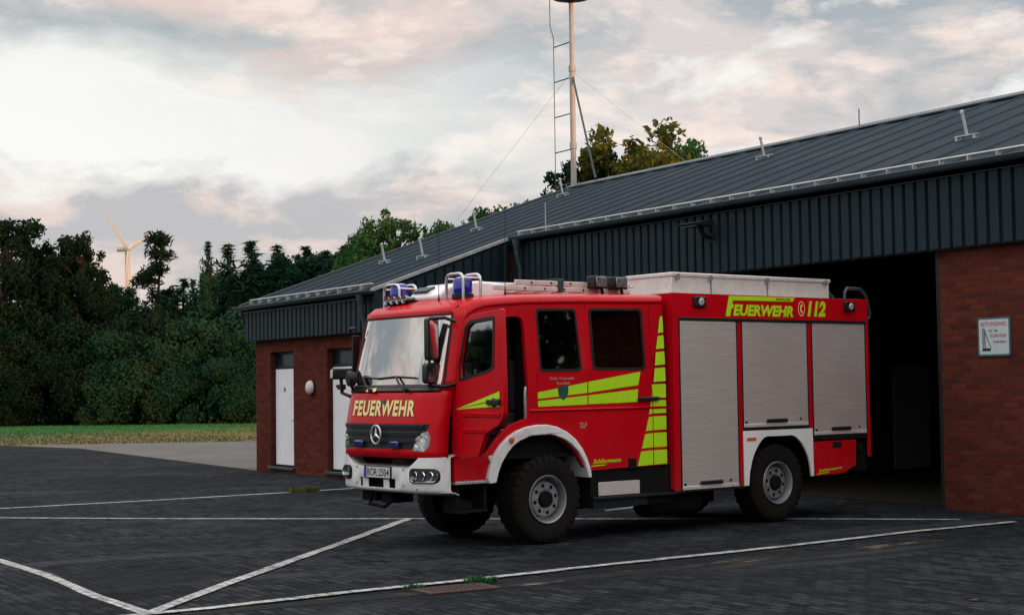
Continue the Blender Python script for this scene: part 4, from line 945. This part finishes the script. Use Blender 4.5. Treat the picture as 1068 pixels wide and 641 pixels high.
# blue beacons in tube cages, horns, roof pod, whip antennas
for bx0,zt in ((-1.72,3.01),(-.45,3.06)):
    zb=rooftop(.55)+.02
    m=MB(); m.lathe([(.125,0),(.125,.05),(.11,.06)],(bx0,.51,zb-.005),(0,0,1),24); bc=T(m,'beacon_base',M['blackp'])
    m=MB(); m.lathe([(.105,.055),(.112,.08),(.108,.19),(.095,.225),(.05,.24),(0,.242)],(bx0,.51,zb),(0,0,1),24); m.build('beacon_lens',M['blue'],bc,off=TO)
    m=MB(); m.lathe([(.06,.05),(.06,.20)],(bx0,.51,zb),(0,0,1),12); m.build('beacon_core',M['bluedark'],bc,off=TO)
    for yy in (.40,.64):
        m=MB(); zc=zt+(0.0 if yy<.5 else .0); zq=rooftop(yy)
        pts=[(bx0-.16,yy,zq),(bx0-.16,yy,zc-.07),(bx0-.148,yy,zc-.03),(bx0-.12,yy,zc-.008),(bx0-.08,yy,zc),(bx0+.08,yy,zc),(bx0+.12,yy,zc-.008),(bx0+.148,yy,zc-.03),(bx0+.16,yy,zc-.07),(bx0+.16,yy,zq)]
        m.tube(pts,.017,8); 
        if yy<.5:
            for q in (-.155,.155): m.tube([(bx0+q,.40,zc-.05),(bx0+q,.64,zc-.05)],.012,8)
        T(m,'beacon_cage',M['steel'])
m=MB(); m.box((-1.66,.26,2.765),(-1.18,.55,2.80)); hn=T(m,'horn_bracket',M['under'])
for k in range(4):
    m=MB(); hx=-1.60+k*.12; m.lathe([(.018,.0),(.018,.22),(.026,.30),(.05,.38),(.053,.385),(.04,.36),(.0,.27)],(hx,.62,2.835),(0,-1,-.05),16); m.build('horn',M['rim'],hn,off=TO)
m=MB(); m.prism([(.42,2.76),(.38,2.83),(.46,2.90),(.66,2.985),(.95,3.02),(1.35,3.00),(1.40,2.80)],'x',-1.36,-.74); pd=T(m,'roof_pod',M['white'],bevel=.035)
m=MB(); m.prism([(.42,2.885),(.54,2.94),(.535,2.96),(.41,2.905)],'x',-1.33,-1.02); m.build('pod_vent',M['gutter'],pd,off=TO,bevel=.004)
for ax_,ay_ in ((-.62,.30),(-.30,1.0)):
    m=MB(); zq=rooftop(ay_)+.02; m.lathe([(.016,0),(.012,.03),(.008,.06),(.004,.10)],(ax_,ay_,zq),(0,0,1),10); m.tube([(ax_,ay_,zq+.1),(ax_+.02,ay_,zq+.95)],.004,5); T(m,'antenna',M['blackp'])
# wheels
RW=.515
def make_wheel(yc,outer_x,flip):
    m=MB(); prof=[(.262,-.15),(.31,-.17),(.41,-.178),(.468,-.165),(.493,-.14),(.498,-.02),(.498,.02),(.493,.14),(.468,.165),(.41,.178),(.31,.17),(.262,.15),(.262,-.15)]
    m.lathe(prof,(0,0,0),(1,0,0),56)
    for k in range(30):
        a=2*PI*k/30
        for sx,da in ((1,0),(-1,PI/30)):
            a2=a+da; q=[]
            for xx,dd,rr in ((.012*sx,.045,.493),(.168*sx,.005,.466),(.180*sx,-.006,.436)):
                for w_ in (-.030,.030): 
                    for r_ in (rr-.01,rr+.022): an=a2+dd+w_; q.append((xx,r_*math.cos(an),r_*math.sin(an)))
            f=[]
            for b_ in (0,4): f+=[(b_+0,b_+1,b_+5,b_+4),(b_+2,b_+6,b_+7,b_+3),(b_+1,b_+3,b_+7,b_+5),(b_+0,b_+4,b_+6,b_+2)]
            f+=[(0,2,3,1),(8,9,11,10)]
            m.add(q,f)
    w_=m.build('wheel',M['rubber'],ft,angle=40)
    m=MB(); m.lathe([(.258,-.14),(.262,.150),(.276,.165),(.270,.178),(.254,.172),(.244,.145),(.240,.11),(.235,.02),(.212,.02),(.200,.108),(.188,.120),(.120,.120),(.095,.116)],(0,0,0),(1,0,0),48); rm=m.build('rim',M['rim'],w_,angle=40)
    m=MB(); m.lathe([(.098,.08),(.098,.118),(.09,.150),(.08,.158),(0,.160)],(0,0,0),(1,0,0),28); m.build('hub',M['under'],w_)
    for k in range(8):
        a=2*PI*k/8+.2; m=MB(); m.cyl((.11,.155*math.cos(a),.155*math.sin(a)),(.1215,.155*math.cos(a),.155*math.sin(a)),.023,12); m.build('wheel_hole',M['under'],w_)
        a=2*PI*(k+.5)/8+.2; m=MB(); m.cyl((.11,.125*math.cos(a),.125*math.sin(a)),(.132,.125*math.cos(a),.125*math.sin(a)),.012,6); m.build('wheel_nut',M['steel'],w_)
    w_.location=(outer_x+TO[0],yc+TO[1],RW-.008); w_.rotation_euler=(0 if not flip else 0,0,PI if flip else 0); return w_
wf_=make_wheel(1.394,-.235,False)
for yc,ox,fl_ in ((1.394,XR+.235,True),(5.234,-.235,False),(5.234,XR+.235,True)):
    c=copy_tree(wf_,ft); c.location=(ox+TO[0],yc+TO[1],RW-.008); c.rotation_euler=(R(23)*(1 if yc>3 else 0),0,PI if fl_ else 0)
# ladder strapped on the cab roof
ldr=empty('roof_ladder',ft.location+Vector((0,0,2.86)),TR); tag(ldr,'stacked aluminium ladder lying along the roof of the fire engine','ladder')
LO=(TO[0],TO[1],-2.86)
def lb(m,n,mat,**k): return m.build(n,mat,ldr,off=LO,**k)
for xx,ya in ((-.52,1.32),(-.98,1.25)):
    for z_,y0_ in ((2.905,1.0),(2.975,ya)):
        m=MB(); m.box((xx-.02,y0_,z_),(xx+.02,3.12,z_+.055)); lb(m,'rail',M['alu'],bevel=.006)
m=MB()
yy=1.4
while yy<3.1:
    m.cyl((-.98,yy,2.93),(-.52,yy,2.93),.014,8); m.cyl((-.98,yy+.1,3.0),(-.52,yy+.1,3.0),.014,8); yy+=.28
lb(m,'rungs',M['alu'])
m=MB()
for q in (1.45,1.75,2.05,2.35): m.cyl((-.4995,q,2.933),(-.497,q,2.933),.014,8); m.cyl((-.4995,q+.1,3.003),(-.497,q+.1,3.003),.014,8)
lb(m,'rail_holes',M['under'])
m=MB(); m.box((-.545,1.95,2.895),(-.49,2.03,3.06)); m.box((-1.01,1.95,3.035),(-.49,2.03,3.06)); lb(m,'strap',M['gutter'],bevel=.01)

# ------------------------------------------------------------------ trees
def crown_mesh(name,mat,kind,n,seed,leaf=.26):
    r=random.Random(seed); vs_=[]; fs_=[]
    clumps=[]
    if kind=='b':      # broad crown, unit height 1 (0..1), radius ~.3
        for i in range(60):
            h=.16+.77*r.random()**1.15; rad=.30*math.sqrt(max(.02,math.sin(PI*min(1,(h-.02)/1.0))))*(1.05 if h<.7 else .9); a=r.random()*2*PI; q=rad*math.sqrt(r.uniform(.15,1))
            clumps.append((q*math.cos(a),q*math.sin(a),h,r.uniform(.05,.10)*(1.15-.65*h)))
        for i in range(16):
            a=r.random()*2*PI; q=r.uniform(0,.20); clumps.append((q*math.cos(a),q*math.sin(a),r.uniform(.84,.95)-q*.5,r.uniform(.018,.034)))
    elif kind=='c':    # one to three feathery spires
        sp=[(0,0,1.0,.16)]+[(r.uniform(-.13,.13),r.uniform(-.13,.13),r.uniform(.72,.93),.12) for _ in range(3)]
        for (sx,sy,sh,sr) in sp:
            k=0; h=.05
            while h<sh:
                t_=h/sh; rad=sr*(1-t_)**.75*(1.0 if t_>.15 else .7+2*t_)
                for b in range(5 if t_<.9 else 3):
                    a=r.random()*2*PI; L=rad*r.uniform(.55,1.2)
                    for q in (.25,.5,.75,1.): clumps.append((sx+L*q*math.cos(a),sy+L*q*math.sin(a),h+L*q*.45,.010+.016*(1-t_)*(1.2-q*.5)))
                h+=.022
            clumps.append((sx,sy,sh,.008))
    elif kind=='p':    # thin old pine: bare below, ragged tufts
        for i in range(34):
            h=1-.62*r.random()**1.3; a=r.random()*2*PI; q=r.uniform(.02,.13)*(1.15-h*.6); clumps.append((q*math.cos(a),q*math.sin(a),h,r.uniform(.022,.05)))
    else:              # shrub
        for i in range(34):
            h=r.uniform(.05,.9); rad=.52*math.sqrt(max(.05,1-h*h)); a=r.random()*2*PI; q=rad*math.sqrt(r.random()); clumps.append((q*math.cos(a),q*math.sin(a),h,r.uniform(.10,.19)))
    wsum=sum(c[3]**2 for c in clumps)
    for (cx,cy,cz,cr) in clumps:
        k=max(2,int(n*cr**2/wsum))
        for i in range(k):
            v=Vector((r.gauss(0,1),r.gauss(0,1),r.gauss(0,1))).normalized()*cr*r.uniform(.35,1.3); v.z*=.85
            p=Vector((cx,cy,cz))+v
            nn=Vector((r.gauss(0,1),r.gauss(0,1),r.gauss(.4,1))).normalized(); u=nn.orthogonal().normalized(); w_=nn.cross(u)
            a=r.random()*PI; u,w_=u*math.cos(a)+w_*math.sin(a),w_*math.cos(a)-u*math.sin(a)
            s=leaf*r.uniform(.6,1.3)/12.; b=len(vs_)
            if kind in 'cp': u=u*1.4; w_=w_*.5
            vs_+=[tuple(p-u*s),tuple(p-w_*s*.55),tuple(p+u*s),tuple(p+w_*s*.55)]; fs_.append((b,b+1,b+2,b+3))
    me=bpy.data.meshes.new(name); me.from_pydata(vs_,[],fs_); me.materials.append(mat); return me,clumps
def trunk_mesh(clumps,kind,seed):
    r=random.Random(seed); m=MB(); top={'b':.8,'c':.99,'p':.98,'s':.4}[kind]; rad={'b':.022,'c':.016,'p':.014,'s':.012}[kind]
    pts=[((0 if kind=='c' else r.uniform(-.008,.008)*i),(0 if kind=='c' else r.uniform(-.008,.008)*i),top*i/6-.005) for i in range(7)]; m.tube(pts,rad,8,r2=.003)
    for c in (clumps[::2] if kind in 'bs' else clumps if kind=='p' else []):
        h=max(.06,c[2]-.12 if kind in 'bs' else c[2]-.01); h=min(h,top*.95); i=min(5,int(h/top*6)); s=h/top*6-i
        a=Vector(pts[i]).lerp(Vector(pts[i+1]),s); m.tube([a,a.lerp(Vector(c[:3]),.5)+Vector((0,0,.01)),c[:3]],rad*.32,5,r2=.0015)
    me=bpy.data.meshes.new('trunk'); me.from_pydata(m.v,[],m.f); me.materials.append(M['bark']); me.shade_smooth(); return me
TV={}
def variant(key,mat,kind,n,seed,leaf=.26):
    cm,cl=crown_mesh('crown',M[mat],kind,n,seed,leaf); TV[key]=(cm,trunk_mesh(cl,kind,seed+50))
variant('d0','leafd','b',24000,11,.135); variant('d1','leafd','b',24000,12,.135); variant('d2','leafd','b',24000,13,.135)
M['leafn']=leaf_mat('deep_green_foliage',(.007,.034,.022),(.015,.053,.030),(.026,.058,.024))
variant('n0','leafn','b',24000,71,.135); variant('n1','leafn','b',24000,72,.135)
variant('m0','leafm','b',24000,21,.135); variant('m1','leafm','b',24000,22,.135)
variant('y0','leafy','b',24000,31,.135); variant('c0','needle','c',13000,41,.18); variant('c1','needle','c',13000,42,.18); variant('p0','leafd','p',3000,51,.2)
variant('s0','leafd','s',22000,61,.24); variant('s1','needle','s',22000,62,.24)
def tree(name,key,x,y,h,wd,label,cat='tree',group=None):
    e=empty(name,(x,y,-.05),rng.random()*6.28); h*=1.06 if key[0] in 'dmn' else .96 if key[0]=='c' else 1.; e.scale=(h*wd,h*wd,h)
    for nm,me in (('crown',TV[key][0]),('trunk',TV[key][1])):
        o=bpy.data.objects.new(nm,me); col.objects.link(o); o.parent=e
    return tag(e,label,cat,group)
gb=('dark broadleaf tree in the shadowed row beyond the lawn','trees beyond the lawn')
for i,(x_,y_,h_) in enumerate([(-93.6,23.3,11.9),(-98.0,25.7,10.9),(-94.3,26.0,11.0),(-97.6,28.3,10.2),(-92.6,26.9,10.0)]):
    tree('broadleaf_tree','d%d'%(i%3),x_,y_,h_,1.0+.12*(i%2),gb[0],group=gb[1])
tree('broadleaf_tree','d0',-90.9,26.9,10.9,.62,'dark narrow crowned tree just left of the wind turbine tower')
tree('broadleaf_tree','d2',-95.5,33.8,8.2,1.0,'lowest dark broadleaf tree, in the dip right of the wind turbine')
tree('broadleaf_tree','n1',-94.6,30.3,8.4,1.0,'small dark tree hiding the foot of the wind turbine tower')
tree('pine_tree','p0',-92.8,32.2,11.3,1.1,'thin ragged pine standing in front of the wind turbine tower')
gc=('dark pointed conifer between the lawn gap and the station roof','conifers left of the station')
for i,(x_,y_,h_) in enumerate([(-90.0,33.0,8.9),(-90.3,36.0,11.2),(-86.8,36.1,11.1),(-87.8,38.2,11.0),(-89.6,40.9,11.2),(-85.3,40.3,10.5)]):
    tree('conifer_tree','c%d'%(i%2),x_,y_,h_,1.9,gc[0],group=gc[1])
for x_,y_,h_ in ((-89.2,35.3,8.6),(-88.9,37.0,9.4),(-86.9,37.6,9.3),(-86.5,38.9,9.9),(-86.9,40.0,9.5),(-86.6,41.2,10.2),(-84.9,41.6,9.9)): tree('broadleaf_tree','n%d'%(int(x_*3)%2),x_,y_,h_,.95,'low dark leafy tree filling in between the pointed conifers',group='low trees among the conifers')
tree('conifer_tree','c1',-87.2,33.5,11.0,1.0,'slender spire shaped conifer standing alone above the dark shrubs')
gp=('mid green leafy tree whose crown shows above the station roof verge','trees behind the station roof')
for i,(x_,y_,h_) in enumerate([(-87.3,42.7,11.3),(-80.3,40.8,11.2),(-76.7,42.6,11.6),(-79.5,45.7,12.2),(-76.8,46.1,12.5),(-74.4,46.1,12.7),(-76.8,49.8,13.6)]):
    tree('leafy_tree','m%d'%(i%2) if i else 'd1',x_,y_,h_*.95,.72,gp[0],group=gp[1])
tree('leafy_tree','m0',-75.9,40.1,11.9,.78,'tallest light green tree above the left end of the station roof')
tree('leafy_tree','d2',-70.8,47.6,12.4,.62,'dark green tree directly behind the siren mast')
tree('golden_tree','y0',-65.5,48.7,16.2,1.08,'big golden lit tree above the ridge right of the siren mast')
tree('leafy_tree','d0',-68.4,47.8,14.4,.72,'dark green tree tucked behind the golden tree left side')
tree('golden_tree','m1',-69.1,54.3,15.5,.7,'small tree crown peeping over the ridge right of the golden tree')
gs=('dark round shrub along the far edge of the lawn','shrubs along the lawn')
for i,(x_,y_) in enumerate([(-88.3,21.3),(-89.6,22.9),(-91.0,24.5),(-87.3,24.8),(-88.6,26.5),(-84.9,26.7),(-86.2,28.4),(-87.4,30.2),(-83.8,30.3),(-85.0,32.1),(-81.5,32.1),(-82.7,34.0),(-83.9,35.9),(-92.5,19.5),(-91,17.)]):
    tree('shrub','s%d'%(1 if x_>-87 else 0),x_,y_,3.6+3.2*((i*7)%5)/4,1.05-.1*(i%3),gs[0],'shrub',gs[1])
# the wood behind the photographer, which keeps the yard in shade at this hour
mb=MB(); r=random.Random(5)
spots=[(r.uniform(52,68),-60+i*1.62+r.uniform(-1.5,1.5),r.uniform(12.,14.5)) for i in range(70)]+[(r.uniform(69,76),12+i*1.5,r.uniform(12.,14.)) for i in range(24)]+[(17,41,9.5),(-80,-48,5),(-86,-43,5.5),(-77,-55,4.5),(-90,-60,5),(-84,-70,5)]  # second row is added, unseen, to stop sun leaking through onto the truck
for px,py,H in spots:
    mb.tube([(px,py,0),(px,py,H*.6)],.2,6)
    for k in range(520):
        h=r.uniform(.8,H); rad=2.6*math.sqrt(max(.05,1-((h/H)*1.6-.7)**2)) if h/H<1 else .3
        a=r.random()*6.28; q=rad*math.sqrt(r.random()); p=Vector((px+q*math.cos(a),py+q*math.sin(a),h))
        nn=Vector((r.gauss(0,1),r.gauss(0,1),r.gauss(0,1))).normalized(); u=nn.orthogonal().normalized(); w_=nn.cross(u); s=r.uniform(.4,.8)
        mb.add([p-u*s,p-w_*s*.6,p+u*s,p+w_*s*.6],[(0,1,2,3)])
o=mb.build('distant_wood',M['leafd'],smooth=False,recalc=False); tag(o,'dark wood across the yard opposite the station','wood',kind='stuff')

# ------------------------------------------------------------------ wind turbine
wt=empty('wind_turbine',(-1268.6,416.3,0),0); tag(wt,'distant white wind turbine glowing orange above the treetops','wind turbine')
m=MB(); m.tube([(0,0,0),(0,0,118.5)],3.2,20,r2=2.0); m.build('tower',M['turbine'],wt)
hubp=Vector((4.5,-1.0,120.7)); nrm=Vector((.78,.62,0)).normalized(); sidev=Vector((0,0,1)).cross(nrm).normalized()
m=MB(); m.tube([hubp-nrm*10,hubp-nrm*2],2.1,12); m.build('nacelle',M['turbine'],wt)
m=MB(); m.lathe([(2.,-2),(2.,0),(1.3,2),(0,3)],hubp,nrm,16); m.build('hub',M['turbine'],wt)
for ang in (-52,68,188):
    a=R(ang); rad=Vector((0,0,1))*math.cos(a)+sidev*math.sin(a); tan=nrm.cross(rad).normalized(); m=MB(); rows=[]
    for s,ch,th in ((1,1.6,1.2),(6,3.6,1.1),(14,3.0,.8),(28,2.0,.5),(40,1.2,.3),(45,.4,.12)):
        c=hubp+rad*s; rows.append([c-tan*ch*.5,c+nrm*th,c+tan*ch*.7,c-nrm*th,c-tan*ch*.5])
    m.grid([[tuple(p) for p in r_] for r_ in rows]); m.build('blade',M['turbine'],wt,angle=60)
